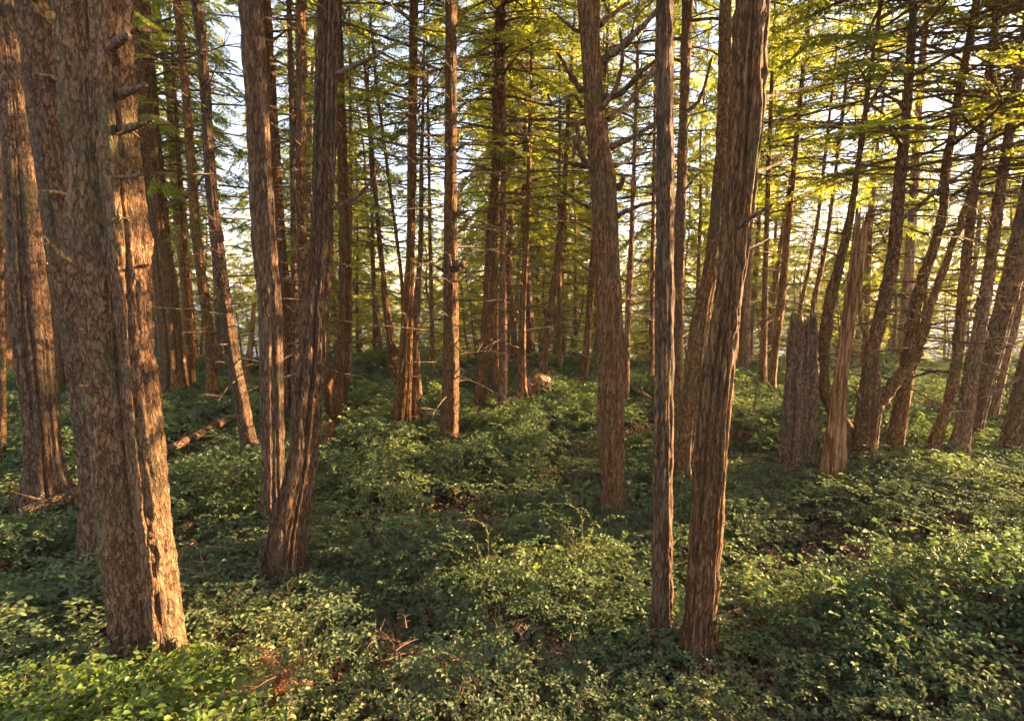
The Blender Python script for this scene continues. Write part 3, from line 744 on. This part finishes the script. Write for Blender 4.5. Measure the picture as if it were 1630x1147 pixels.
# ------------------------------------------------------------------ far forest edge
PROTO = []
def far_proto(seed, H, R, ck, z0f, rs, tw):
    rg = np.random.default_rng(seed)
    lean = rg.normal(0, 0.25, 2)
    C = np.array([[lean[0] * f ** 1.5, lean[1] * f ** 1.5, -0.6 + (H + 0.6) * f] for f in np.linspace(0, 1, 7)])
    C[:, :2] += rg.normal(0, 0.05, (7, 2))
    Rr = R * (1 - np.linspace(0, 1, 7) * 0.93) * np.array([1.35, 1.05, 1, 1, 1, 1, 1])
    return dict(H=H, C=C, tr=trunk_mesh('trunk', C, Rr, 26, M_FAR, np.zeros(3), 0.08, seed, 0.006), ck=ck, z0f=z0f, rs=rs, tw=tw)
PROTO = [far_proto(101, 18, 0.15, 'sparse_a', 0.18, 1.0, 1), far_proto(102, 20, 0.19, 'spruce_a', 0.22, 1.05, 1), far_proto(103, 15, 0.11, 'thin', 0.14, 1.0, 1),
         far_proto(104, 19, 0.16, 'hem_a', 0.24, 1.0, 1), far_proto(105, 16, 0.12, 'sparse_b', 0.14, 1.0, 1), far_proto(106, 21, 0.2, 'spruce_b', 0.2, 1.1, 1)]
rf = np.random.default_rng(2024)
def to_px(x, y, z):
    yy = y; zz = z - CAMZ
    fw = yy * math.cos(PITCH) - zz * math.sin(PITCH); up = yy * math.sin(PITCH) + zz * math.cos(PITCH)
    return CX + F * x / fw, CY - F * up / fw
def far_tree(x, y, pi, sc, label, group, az):
    p = PROTO[pi]
    z = float(ground(x, y))
    t = thing('conifer_tree', label, 'tree', (x, y, z), group)
    t.rotation_euler = (rf.normal(0, 0.02), 0.025 + rf.normal(0, 0.03), az)
    t.scale = (sc, sc, sc)
    obj('trunk', p['tr'], t)
    H = p['H']
    o = obj('crown', CROWN[p['ck']], t)
    z0 = H * p['z0f']; C = p['C']
    a0 = np.array([np.interp(z0, C[:, 2], C[:, k]) for k in range(3)]); a1 = C[-1]
    align(o, a0, a1 - a0, p['rs'], np.linalg.norm(a1 - a0) / 10, 0.0)
    a1 = a0; a0 = np.array([np.interp(1.0, C[:, 2], C[:, k]) for k in range(3)])
    o = obj('bare_crown', TWIGS[pi % 3], t)
    align(o, a0, a1 - a0, 1.1, np.linalg.norm(a1 - a0) / 8, 0.0)
SKYGAP = [(705, 150, 60), (1290, 110, 55), (360, 100, 30)]
placed = []
n = 0; tries = 0
while n < 114 and tries < 6000:
    tries += 1
    y = rf.uniform(19.5, 40) if rf.random() < 0.8 else rf.uniform(17.5, 24)
    x = rf.uniform(-1.05, 1.12) * y
    px, _ = to_px(x, y, 2)
    if abs(y - (3.9 + 0.325 * (x + 2.5))) < 2.0 and x > 3: continue
    if x > 9 and y < 24 and rf.random() < 0.6: continue      # the stand opens towards the sun
    if any((x - a) ** 2 + (y - b) ** 2 < 1.5 ** 2 for a, b in placed): continue
    if any(abs(px - to_px(a, b, 2)[0]) < 16 * r / 0.15 and b < 12 for a, b, r in TREES) and rf.random() < 0.5: continue
    if any((x - a) ** 2 + (y - b) ** 2 < 1.2 for a, b, r in TREES): continue
    if any(abs(px - gx) < gw for gx, gy, gw in SKYGAP) and rf.random() < 0.93: continue
    pi = int(rf.integers(0, 6)); sc = rf.uniform(0.8, 1.15)
    right = px > 1180
    if px < 560: lab, gr = 'slender backlit conifer far off in the left third of the forest edge', 'distant conifers at the left of the forest edge'
    elif px < 1180: lab, gr = 'slender backlit conifer on the far rim of the clearing in the middle of the photo', 'distant conifers in the middle of the forest edge'
    else: lab, gr = 'slender backlit conifer far off in the crowded stand on the right', 'distant conifers at the right of the forest edge'
    far_tree(x, y, pi, sc, lab, gr, rf.uniform(0, 6.28))
    placed.append((x, y)); n += 1

PROTO.append(far_proto(107, 7, 0.06, 'spruce_b', 0.05, 0.62, 0)); PROTO.append(far_proto(108, 6, 0.05, 'sparse_a', 0.04, 0.6, 0))
n = 0
while n < 100:
    y = rf.uniform(21.0, 36); x = rf.uniform(-0.98, 1.05) * y
    if any((x - a) ** 2 + (y - b) ** 2 < 1.1 for a, b in placed): continue
    placed.append((x, y)); n += 1; px = to_px(x, y, 2)[0]
    wh = 'left' if px < 560 else ('middle' if px < 1180 else 'right')
    far_tree(x, y, 6 + n % 2, rf.uniform(0.8, 1.5), 'bushy young conifer low between the far trunks in the %s of the photo' % wh, 'young conifers at the %s of the far rim' % wh, rf.uniform(0, 6.28))
for x, y, pi, sc in [(10.2, 4.4, 1, .85), (12.6, 6.0, 3, .9), (11.4, 2.6, 5, .9), (15.5, 7.0, 1, .9), (18.5, 15.3, 5, .9), (12.2, 12.4, 0, .8), (16.5, 4.0, 5, .9)]:  # out-of-view trees added to keep the low sun off the right-hand ground
    far_tree(x, y, pi, sc, 'unseen shade conifer added on the right, beyond the edge of the view', 'added shade conifers beyond the right edge of the view', rf.uniform(0, 6.28))

# ------------------------------------------------------------------ fallen wood, stumps, brush
def log_mesh(name, P, R, base, mat, seed=0, ends=None, knots=0):
    P = np.asarray(P, float); n = max(12, int(np.linalg.norm(P[-1] - P[0]) / 0.035))
    D = catmull(np.hstack([P, np.asarray(R, float)[:, None]]), n)
    c = D[:, :3]; r = D[:, 3]; seg = 26
    t = np.gradient(c, axis=0); t /= np.linalg.norm(t, axis=1)[:, None]
    u = np.cross(t, [0.1, 0.2, 1.0]); u /= np.linalg.norm(u, axis=1)[:, None]; v = np.cross(t, u)
    a = np.linspace(0, 2 * np.pi, seg, endpoint=False)[None, :]; s_ = np.arange(n)[:, None] * 0.035
    rr = r[:, None] * (1 + 0.16 * vnoise(np.cos(a) * 1.7, np.sin(a) * 1.7, s_ * 1.1, seed) + 0.10 * vnoise(np.cos(a) * 4, np.sin(a) * 4, s_ * 3, seed + 1))
    V = c[:, None, :] + rr[:, :, None] * (np.cos(a)[..., None] * u[:, None, :] + np.sin(a)[..., None] * v[:, None, :])
    jag = 0.6 * r[-1] * np.abs(vnoise(np.cos(a[0]) * 3, np.sin(a[0]) * 3, 0, seed + 5))[:, None]
    V[-1] += t[-1] * jag * 1.5
    capa = c[-1] + (V[-1] - c[-1]) * 0.1 - t[-1] * r[-1] * 0.3; capb = c[0] + (V[0] - c[0]) * 0.1 + t[0] * r[0] * 0.3
    V = np.concatenate([capb[None], V, capa[None]]); n += 2
    i = np.arange(n - 1)[:, None] * seg; j = np.arange(seg)[None, :]; j2 = (j + 1) % seg
    Q = np.stack([i + j, i + j2, i + seg + j2, i + seg + j], -1).reshape(-1, 4)
    mi = np.zeros(len(Q)); mi[:seg] = 1; mi[-seg:] = 1
    return mesh(name, V.reshape(-1, 3) - base, Q, [mat, M_BROKEN], mi)

def gpx(px, py, lift):
    Y = on_ground(px, py, lift); return unproj(px, py, Y), Y
def log(pix, w, label, category, mat, name, lift=0.4, dz=None, seed=1, twigs=0):
    P = []; R = []
    for k, (x, y) in enumerate(pix):
        if dz is None: p, Y = gpx(x, y, lift)
        else:
            Y = gpx(*pix[0], lift)[1] + dz * k / (len(pix) - 1); p = unproj(x, y, Y)
        P.append(p); R.append((w[k] if isinstance(w, (list, tuple)) else w) / 2 / F * Y)
    base = P[0].copy(); base[2] = float(ground(base[0], base[1]))
    t = thing(name, label, category, base)
    obj('wood', log_mesh('wood', P, R, base, mat, seed), t)
    rg = np.random.default_rng(seed)
    for k in range(twigs):
        acc = Acc(); f = rg.uniform(0.15, 0.95); i = min(int(f * (len(P) - 1)), len(P) - 2); q = P[i] + (P[i + 1] - P[i]) * (f * (len(P) - 1) - i)
        twiggy(acc, q, np.array([rg.normal(), rg.normal(), rg.uniform(0.2, 1.2)]), rg.uniform(0.3, 0.8), R[0] * 0.3, 0, 4, rg, 0)
        obj('branch', acc.build('branch', [M_BRANCH], base), t)
log([(255, 722), (300, 699), (361, 669), (398, 655)], [12, 12, 11, 8], 'pale mossy fallen trunk slanting across the shrubs left of centre', 'fallen log', M_SNAG, 'fallen_log', 0.5, None, 3, 4)
log([(35, 818), (70, 806), (105, 792), (140, 773)], [22, 22, 20, 18], 'mossy dark fallen log over a dark hollow at the foot of the left edge trunk', 'fallen log', M_SPRUCE, 'fallen_log', 0.45, None, 5, 2)
log([(985, 608), (1004, 615), (1024, 627), (1046, 639)], [5, 6, 6, 5], 'pale bare fallen branch between the bare-limbed tree and the ribbed column trunk', 'fallen branch', M_SNAG, 'fallen_branch', 0.6, None, 7, 3)
log([(408, 905), (416, 922), (432, 944), (449, 960)], [7, 8, 9, 7], 'broken forked dead branch lying below the curved cedar-like trunk', 'fallen branch', M_BRANCH, 'fallen_branch', 0.35, None, 8, 3)
log([(396, 1125), (412, 1104), (430, 1085), (452, 1066)], [10, 9, 7, 3], 'orange moss-covered branch poking up at the bottom left beside a dry fern', 'fallen branch', M_SNAG, 'fallen_branch', 0.4, -0.05, 9, 2)
log([(690, 592), (702, 586), (716, 574), (700, 562)], [4, 4, 3, 2], 'thin bent sunlit pole leaning beside the round spruce on the far rim', 'fallen branch', M_SNAG, 'fallen_branch', 0.5, -0.3, 10, 2)
log([(448, 626), (460, 620), (476, 612)], [5, 6, 4], 'short pale branch caught between the ribbed trunk and the curved cedar', 'fallen branch', M_SNAG, 'fallen_branch', 0.5, -0.3, 11, 2)
log([(1168, 716), (1190, 706), (1214, 702), (1240, 708)], [9, 9, 8, 5], 'rotting dark log in brown litter between the massive ribbed trunk and the broken stump', 'fallen log', M_SPRUCE, 'fallen_log', 0.2, None, 12, 3)
log([(1195, 672), (1202, 640), (1208, 596)], [4, 3, 2], 'thin pale dead sapling leaning right of the massive ribbed trunk', 'dead sapling', M_SNAG, 'dead_sapling', 0.4, 0.1, 13, 2)
# hook-shaped snag and small stumps
def stump(pix, w, label, name, mat, seed, lift=0.35):
    x, y = pix[0]; p0, Y = gpx(x, y, lift)
    P = [unproj(a, b, Y) for a, b in pix]; R = [k / 2 / F * Y for k in w]
    base = P[0].copy(); base[2] = float(ground(base[0], base[1]))
    P = [base - np.array([0, 0, 0.1])] + P; R = [R[0] * 1.2] + R
    t = thing(name, label, 'tree stump', base)
    obj('wood', log_mesh('wood', P, R, base, mat, seed), t)
    return t
stump([(530, 662), (525, 630), (524, 606), (530, 589), (539, 584), (542, 596)], [20, 17, 17, 17, 14, 9], 'hook-shaped dead stub curling over, behind the curved cedar on its right', 'hooked_stump', M_FIBRE, 21)
stump([(522, 715), (522, 694), (523, 674)], [24, 21, 19], 'low dark stump right beside the curved cedar trunk', 'tree_stump', M_SPRUCE, 22)
stump([(876, 614), (876, 600), (877, 586)], [8, 7, 6], 'tiny upright stump just right of the upturned root ball', 'tree_stump', M_SPRUCE, 23)
stump([(1411, 668), (1411, 655), (1412, 644)], [14, 13, 12], 'small round-topped stump under the low arm of the forked tree', 'tree_stump', M_SPRUCE, 24)

# upturned root ball
p0, Yr = gpx(857, 634, 0.3)
base = np.array([p0[0], p0[1], float(ground(p0[0], p0[1]))])
t = thing('root_ball', 'upturned earthy root ball with ferny tuft on top, on the far rim', 'root ball', base)
rg = np.random.default_rng(4)
nu, nv = 28, 20
t.scale = (1.35, 1.35, 1.2)
th, ph = np.meshgrid(np.linspace(0, 2 * np.pi, nu, endpoint=False), np.linspace(-0.5 * np.pi, 0.5 * np.pi, nv))
r_ = 1 + 0.3 * fbm(np.cos(th) * np.cos(ph) * 2.5 + 3, np.sin(th) * np.cos(ph) * 2.5, np.sin(ph) * 2.5, 5, 3)
V = np.stack([np.cos(th) * np.cos(ph) * 0.27 * r_, np.sin(th) * np.cos(ph) * 0.24 * r_, 0.42 + np.sin(ph) * 0.42 * r_], -1).reshape(-1, 3)
i = np.arange(nv - 1)[:, None] * nu; j = np.arange(nu)[None, :]; j2 = (j + 1) % nu
obj('soil_mass', mesh('soil_mass', V, np.stack([i + j, i + j2, i + nu + j2, i + nu + j], -1).reshape(-1, 4), [M_SNAG]), t)
acc = Acc()
for k in range(24):
    d = np.array([rg.normal(), rg.normal() - 0.6, rg.normal() * 0.8 + 0.2]); d /= np.linalg.norm(d)
    twiggy(acc, np.array([0, 0, 0.42]) + d * 0.18, d, rg.uniform(0.2, 0.5), 0.018, 0, 3, rg, rg.uniform(-0.2, 0.4))
obj('roots', acc.build('roots', [M_SNAG]), t)

def brush(px, py, r, n, label, name, category, mat, lift=0.45, seed=0, up=0.5):
    p, Y = gpx(px, py, lift); base = np.array([p[0], p[1], float(ground(p[0], p[1]))])
    t = thing(name, label, category, base); rg = np.random.default_rng(seed); acc = Acc(); h = p[2] - base[2]
    for k in range(n):
        o_ = np.array([rg.normal() * r * 0.4, rg.normal() * r * 0.4, h * rg.uniform(0.3, 1.0)])
        d = np.array([rg.normal(), rg.normal(), rg.uniform(-0.2, 1) * up + 0.1])
        twiggy(acc, o_, d, r * rg.uniform(0.5, 1.3), 0.006, 0, 5, rg, 0.2)
    obj('twigs', acc.build('foliage', [mat]), t)
def fern(px, py, r, n, label, mat, lift=0.45, seed=0):
    p, Y = gpx(px, py, lift); base = np.array([p[0], p[1], float(ground(p[0], p[1]))])
    t = thing('dry_fern', label, 'dead fern', base); rg = np.random.default_rng(seed); acc = Acc(); h = p[2] - base[2]
    P = [np.array([rg.normal() * 0.03, rg.normal() * 0.03, h * 0.75]) for k in range(n)]
    X_ = [np.array([math.cos(k * 2.4), math.sin(k * 2.4), rg.uniform(0.1, 0.9)]) for k in range(n)]
    add_fronds(acc, P, X_, [r * rg.uniform(0.7, 1.2) for k in range(n)], rg, 0)
    obj('fronds', acc.build('fronds', [mat]), t)
fern(418, 1078, 0.30, 16, 'bright orange dead fern at the bottom left beside the mossy branch', M_DRYFERN, 0.5, 31)
fern(277, 1120, 0.2, 10, 'reddish withered fern among the broad leaves at the bottom left', M_DRYFERN, 0.5, 32)
fern(850, 890, 0.17, 9, 'small orange dead fern in the shrubs below the bare-limbed tree', M_DRYFERN, 0.5, 33)
brush(628, 1000, 0.28, 22, 'pinkish tangle of dead twigs in a dark gap at bottom centre', 'dead_twigs', 'dead brush', M_RED, 0.5, 41)
brush(852, 1003, 0.26, 22, 'red-brown dead twig tangle among the shrubs below centre right', 'dead_twigs', 'dead brush', M_RED, 0.55, 42)
brush(1180, 694, 0.35, 26, 'reddish heap of dead twigs right of the massive ribbed trunk', 'dead_twigs', 'dead brush', M_RED, 0.45, 43)
brush(779, 606, 0.3, 18, 'red dead twigs between the leaning and upright trunks on the far rim', 'dead_twigs', 'dead brush', M_RED, 0.5, 44)
brush(934, 600, 0.55, 40, 'tawny brush pile around the foot of the knobbly leaning trunk', 'dead_twigs', 'dead brush', M_BROKEN, 0.5, 45)
brush(290, 880, 0.3, 16, 'pale bare twigs standing right of the huge near trunk', 'dead_twigs', 'dead brush', M_BROKEN, 0.6, 46, 1.6)
brush(1190, 668, 0.5, 30, 'mound of grey-brown dead brush left of the broken stump', 'dead_twigs', 'dead brush', M_BRANCH, 0.6, 47)

# ------------------------------------------------------------------ shrub layer (one mass of ground cover)
def add_leaves(acc, P, D, U, S, W, va, m=1):
    """leaf: base P, direction D, up normal U, length S, half width W"""
    D = D / np.linalg.norm(D, axis=1)[:, None]
    Sd = np.cross(U, D); Sd /= np.linalg.norm(Sd, axis=1)[:, None] + 1e-9
    Nn = np.cross(D, Sd)
    S = S[:, None]; W = W[:, None]
    B_ = P; T = P + D * S - Nn * S * 0.14
    f = 0.35
    L1 = P + D * S * 0.28 + Sd * W + Nn * W * f; L2 = P + D * S * 0.68 + Sd * W * 0.82 + Nn * (W * f - S * 0.05)
    R1 = P + D * S * 0.28 - Sd * W + Nn * W * f; R2 = P + D * S * 0.68 - Sd * W * 0.82 + Nn * (W * f - S * 0.05)
    V = np.stack([B_, L1, L2, T, R2, R1], 1)
    n = len(P); b = np.arange(n)[:, None] * 6
    Q = np.concatenate([b + np.array([[0, 3, 2, 1]]), b + np.array([[0, 5, 4, 3]])])
    acc.add(V.reshape(-1, 3), Q, m, np.repeat(va, 6))

def bush_mesh(name, seed, R=0.5, H=0.55, shoots=16, leaf=0.045, wid=0.5, step=0.035, mat=M_LEAF, stem=0.004):
    rg = np.random.default_rng(seed); acc = Acc()
    P, D, U, S, W, VA = [], [], [], [], [], []
    def leaves_on(path, lv, v0):
        seg = np.linalg.norm(np.diff(path, axis=0), axis=1); s = np.concatenate([[0], np.cumsum(seg)])
        k = 0; d0 = s[-1] * 0.3
        while d0 < s[-1]:
            p = np.array([np.interp(d0, s, path[:, c]) for c in range(3)])
            i = min(np.searchsorted(s, d0), len(path) - 1); t = path[i] - path[i - 1]; t /= np.linalg.norm(t) + 1e-9
            sd_ = np.cross(t, [0, 0, 1]); sd_ /= np.linalg.norm(sd_) + 1e-9
            sg = 1 if k % 2 else -1
            d = t * rg.uniform(0.3, 0.9) + sd_ * sg * rg.uniform(0.7, 1.1) + np.array([0, 0, rg.uniform(-0.25, 0.4)])
            P.append(p); D.append(d); U.append(np.array([0, 0, 1]) + rg.normal(0, 0.33, 3)); sz = lv * rg.uniform(0.65, 1.2)
            S.append(sz); W.append(sz * wid * rg.uniform(0.42, 0.55)); VA.append(min(1, max(0, v0 + rg.normal(0, 0.2))))
            if rg.random() < 0.0006: VA[-1] = 1.0
            else: VA[-1] = min(VA[-1], 0.97)
            d0 += step * rg.uniform(0.6, 1.3); k += 1
        P.append(path[-1]); D.append(path[-1] - path[-2] + rg.normal(0, 0.01, 3)); U.append(np.array([0, 0, 1.0]) + rg.normal(0, .2, 3)); S.append(lv); W.append(lv * wid * 0.5); VA.append(v0)
    for k in range(shoots):
        az = k * 2.39996 + rg.normal(0, 0.3); rad = R * math.sqrt((k + 0.5) / shoots) * rg.uniform(0.7, 1.2)
        h = H * (1 - 0.55 * (rad / R) ** 2) * rg.uniform(0.75, 1.15)
        tip = np.array([math.cos(az) * rad, math.sin(az) * rad, h])
        mid = tip * np.array([0.45, 0.45, 0.75]) + rg.normal(0, 0.03, 3)
        path = catmull(np.array([[0.15 * tip[0], 0.15 * tip[1], -0.05], mid, tip, tip + np.array([math.cos(az), math.sin(az), rg.uniform(-0.4, 0.5)]) * 0.10]), 9)
        V, Q = tube(path, np.linspace(stem, stem * 0.35, 9), 3); acc.add(V, Q, 0)
        v0 = rg.uniform(0.15, 0.75)
        leaves_on(path[2:], leaf, v0)
        for j in range(rg.integers(3, 6)):
            i = rg.integers(3, 9); a2 = az + rg.uniform(-1.6, 1.6); l2 = rg.uniform(0.12, 0.26) * R / 0.5
            q = path[i]; e = q + np.array([math.cos(a2) * l2, math.sin(a2) * l2, rg.uniform(-0.03, 0.09)])
            p2 = catmull(np.array([q, (q + e) / 2 + np.array([0, 0, 0.025]), e]), 5)
            V, Q = tube(p2, np.linspace(stem * 0.5, stem * 0.25, 5), 3); acc.add(V, Q, 0)
            leaves_on(p2, leaf * 0.92, v0 + 0.1)
    add_leaves(acc, np.array(P), np.array(D), np.array(U), np.array(S), np.array(W), np.array(VA))
    return acc.build(name, [M_BRANCH, mat])

def scatter(name, kinds, pts, rots, scales, idx, label, category):
    protos = bpy.data.collections.new(name + '_kinds')
    for k, me in enumerate(kinds):
        po = bpy.data.objects.new('%s_kind_%02d' % (name, k), me); protos.objects.link(po)
    me = bpy.data.meshes.new(name)
    me.vertices.add(len(pts)); me.vertices.foreach_set('co', np.ascontiguousarray(pts, dtype=np.float32).ravel())
    a = me.attributes.new('rot', 'FLOAT_VECTOR', 'POINT'); a.data.foreach_set('vector', np.ascontiguousarray(rots, dtype=np.float32).ravel())
    a = me.attributes.new('scl', 'FLOAT_VECTOR', 'POINT'); a.data.foreach_set('vector', np.ascontiguousarray(scales, dtype=np.float32).ravel())
    a = me.attributes.new('idx', 'INT', 'POINT'); a.data.foreach_set('value', np.ascontiguousarray(idx, dtype=np.int32))
    o = obj(name, me, None, kind='stuff', label=label, category=category)
    ng = bpy.data.node_groups.new(name, 'GeometryNodeTree')
    ng.interface.new_socket('Geometry', in_out='INPUT', socket_type='NodeSocketGeometry')
    ng.interface.new_socket('Geometry', in_out='OUTPUT', socket_type='NodeSocketGeometry')
    N = ng.nodes; L = ng.links
    gi = N.new('NodeGroupInput'); go = N.new('NodeGroupOutput')
    ci = N.new('GeometryNodeCollectionInfo'); ci.inputs['Collection'].default_value = protos
    ci.inputs['Separate Children'].default_value = True; ci.inputs['Reset Children'].default_value = True
    ip = N.new('GeometryNodeInstanceOnPoints'); ip.inputs['Pick Instance'].default_value = True
    def na(nm, ty):
        n_ = N.new('GeometryNodeInputNamedAttribute'); n_.data_type = ty; n_.inputs[0].default_value = nm; return n_
    r = na('rot', 'FLOAT_VECTOR'); s = na('scl', 'FLOAT_VECTOR'); i = na('idx', 'INT')
    L.new(gi.outputs[0], ip.inputs['Points']); L.new(ci.outputs[0], ip.inputs['Instance'])
    L.new(r.outputs[0], ip.inputs['Rotation']); L.new(s.outputs[0], ip.inputs['Scale']); L.new(i.outputs[0], ip.inputs['Instance Index'])
    L.new(ip.outputs[0], go.inputs[0])
    md = o.modifiers.new('scatter', 'NODES'); md.node_group = ng
    return o

KB = [bush_mesh('shrub', 300 + k, 0.5, 0.42 + 0.06 * (k % 3), 20, 0.036 + 0.005 * (k % 3), 0.55, 0.025) for k in range(4)]
KB += [bush_mesh('shrub', 310 + k, 0.5, 0.46 + 0.05 * (k % 3), 17, 0.056, 0.58, 0.036) for k in range(3)]
KB += [bush_mesh('shrub', 320 + k, 0.5, 0.5, 15, 0.078, 0.62, 0.052) for k in range(3)]
def shrub_points(step, cond, seed):
    rg = np.random.default_rng(seed)
    xs = np.arange(-30, 32, step); ys = np.arange(0.6, 27, step)
    X, Y = np.meshgrid(xs, ys); X = X.ravel() + rg.uniform(-.5, .5, X.size) * step; Y = Y.ravel() + rg.uniform(-.5, .5, Y.size) * step
    ok = (np.abs(X) < Y * 1.12 + 2.2)
    X, Y = X[ok], Y[ok]
    hollow = fbm(X * 1.05, Y * 1.05, 0, 76, 2)
    ok = (hollow > -0.40) & (fbm(X * 1.9, Y * 1.9, 0, 91, 2) > -0.36)
    for (a, b, r) in TREES:
        ok |= ((X - a) ** 2 + (Y - b + 0.4) ** 2 < (r + 0.75) ** 2)
    for (a, b, r) in TREES:
        ok &= ((X - a) ** 2 + (Y - b) ** 2 > (r + 0.12) ** 2)
    X, Y, hollow = X[ok], Y[ok], hollow[ok]
    return X, Y, hollow, rg
X, Y, ho, rg = shrub_points(0.40, None, 500)
n = len(X)
Z = ground(X, Y) - 0.02
hs = 0.45 + 0.95 * smooth(-0.35, 0.45, ho) + rg.normal(0, 0.17, n)
hs *= 1 + 0.38 * vnoise(X * 1.3, Y * 1.3, 0, 33)
tr = np.array([(a, b, r) for a, b, r in TREES])
# keep the sides of trunks facing the camera visible
dmin = np.full(n, 9.0)
for a, b, r in TREES:
    d = np.hypot(X - a, (Y - (b - 0.45))); dmin = np.minimum(dmin, d - r)
near_ = smooth(1.0, 0.35, dmin) if False else 1 - smooth(0.3, 1.0, dmin)
hs = hs * (1 - near_) + near_ * (0.85 + rg.normal(0, 0.08, n))
sc = np.stack([0.8 + 0.25 * rg.random(n), 0.8 + 0.25 * rg.random(n), np.clip(hs, 0.3, 1.6)], -1)
sc[:, :2] *= (0.75 + 0.3 * np.clip(hs, 0.5, 1.3))[:, None]
rots = np.stack([rg.normal(0, 0.12, n), rg.normal(0, 0.12, n), rg.uniform(0, 6.28, n)], -1)
dist = np.hypot(X, Y) * rg.uniform(0.8, 1.2, n); kind = np.where(dist < 5.5, rg.integers(0, 4, n), np.where(dist < 11, rg.integers(4, 7, n), rg.integers(7, 10, n)))
left = ((X + 2.75) ** 2 / 1.2 + (Y - 2.9) ** 2 / 0.8) < 1
keep = ~left
scatter('undergrowth', KB, np.stack([X, Y, Z], -1)[keep], rots[keep], sc[keep], kind[keep],
        'knee-high carpet of small-leaved evergreen shrubs covering the whole forest floor', 'undergrowth')
print('shrubs', keep.sum())
# distant wooded slope beyond the rim
rg = np.random.default_rng(606)
P_ = []
while len(P_) < 150:
    y = rg.uniform(37, 66); x = rg.uniform(-1.05, 0.75) * y
    if any((x - a) ** 2 + (y - b) ** 2 < 3 for a, b in P_): continue
    P_.append((x, y))
P_ = np.array(P_); n = len(P_)
scatter('distant_woods', [CROWN['spruce_b'], CROWN['sparse_a'], CROWN['hem_a'], CROWN['thin']], np.stack([P_[:, 0], P_[:, 1], ground(P_[:, 0], P_[:, 1]) + 1], -1),
        np.stack([rg.normal(0, .03, n), rg.normal(0, .03, n), rg.uniform(0, 6.28, n)], -1), np.stack([rg.uniform(1.0, 1.5, n)] * 2 + [rg.uniform(1.2, 1.75, n)], -1), rg.integers(0, 4, n),
        'hazy woods on the slope beyond the rim, seen as one mass between the trunks', 'woods')
M_LITTER = leaf_mat('dead_leaf_litter', (0.05, 0.026, 0.015), (0.12, 0.062, 0.032), (0.24, 0.14, 0.07), 0.1, 0.8, 0.0, (1.0, 0.9, 0.8))
KL = [bush_mesh('litter', 360 + k, 0.5, 0.05, 14, 0.05, 0.6, 0.03, M_LITTER, 0.004) for k in range(3)]
rg = np.random.default_rng(515)
xs, ys = np.meshgrid(np.arange(-20, 20, 0.5), np.arange(1.5, 19, 0.5))
X = xs.ravel() + rg.uniform(-.25, .25, xs.size); Y = ys.ravel() + rg.uniform(-.25, .25, ys.size)
k = (np.abs(X) < Y * 1.05 + 1.5) & (fbm(X * 0.9, Y * 0.9, 0, 76, 2) < 0.15); X, Y = X[k], Y[k]; n = len(X)
scatter('leaf_litter', KL, np.stack([X, Y, ground(X, Y) + 0.03], -1), np.stack([rg.normal(0, .06, n), rg.normal(0, .06, n), rg.uniform(0, 6.28, n)], -1),
        np.stack([rg.uniform(.8, 1.2, n)] * 2 + [rg.uniform(.6, 2.2, n)], -1), rg.integers(0, 3, n),
        'brown litter of dead leaves and fine twigs in the gaps between the shrubs', 'litter')
KS = [bush_mesh('broad_leaf_shrub', 340 + k, 0.42, 0.5, 17, 0.055, 0.62, 0.040, M_SALAL, 0.005) for k in range(3)]
rg = np.random.default_rng(81)
xs, ys = np.meshgrid(np.arange(-4.2, -0.6, 0.27), np.arange(1.6, 4.2, 0.27))
X = xs.ravel() + rg.uniform(-.1, .1, xs.size); Y = ys.ravel() + rg.uniform(-.1, .1, xs.size)
k = ((X + 2.75) ** 2 / 1.4 + (Y - 2.9) ** 2 / 0.9) < 1
for (a, b, r) in TREES: k &= ((X - a) ** 2 + (Y - b) ** 2 > (r + 0.2) ** 2)
X, Y = X[k], Y[k]; n = len(X)
scatter('broad_leaf_thicket', KS, np.stack([X, Y, ground(X, Y)], -1), np.stack([rg.normal(0, .12, n), rg.normal(0, .12, n), rg.uniform(0, 6.28, n)], -1),
        np.stack([rg.uniform(.8, 1.1, n)] * 2 + [rg.uniform(.7, 1.15, n)], -1), rg.integers(0, 3, n),
        'bright green broad-leaved thicket in the bottom left corner below the huge trunk', 'undergrowth')

# ------------------------------------------------------------------ sea haze
hz = bpy.data.materials.new('haze'); hz.use_nodes = True
hn = hz.node_tree; hn.nodes.clear()
out = hn.nodes.new('ShaderNodeOutputMaterial'); pv = hn.nodes.new('ShaderNodeVolumePrincipled')
pv.inputs['Color'].default_value = (1.0, 0.95, 0.87, 1); pv.inputs['Density'].default_value = 0.0006; pv.inputs['Anisotropy'].default_value = 0.3
hn.links.new(pv.outputs[0], out.inputs['Volume'])
V = np.array([(x, y, z) for z in (-45, 34) for x, y in ((-1600, -100), (1600, -100), (1600, 1600), (-1600, 1600))], float)
Q = np.array([[3, 2, 1, 0], [4, 5, 6, 7], [0, 1, 5, 4], [1, 2, 6, 5], [2, 3, 7, 6], [3, 0, 4, 7]])
obj('haze', mesh('haze', V, Q, [hz], smooth_=False), kind='stuff', label='thin sunlit sea haze hanging among the far trees', category='haze')
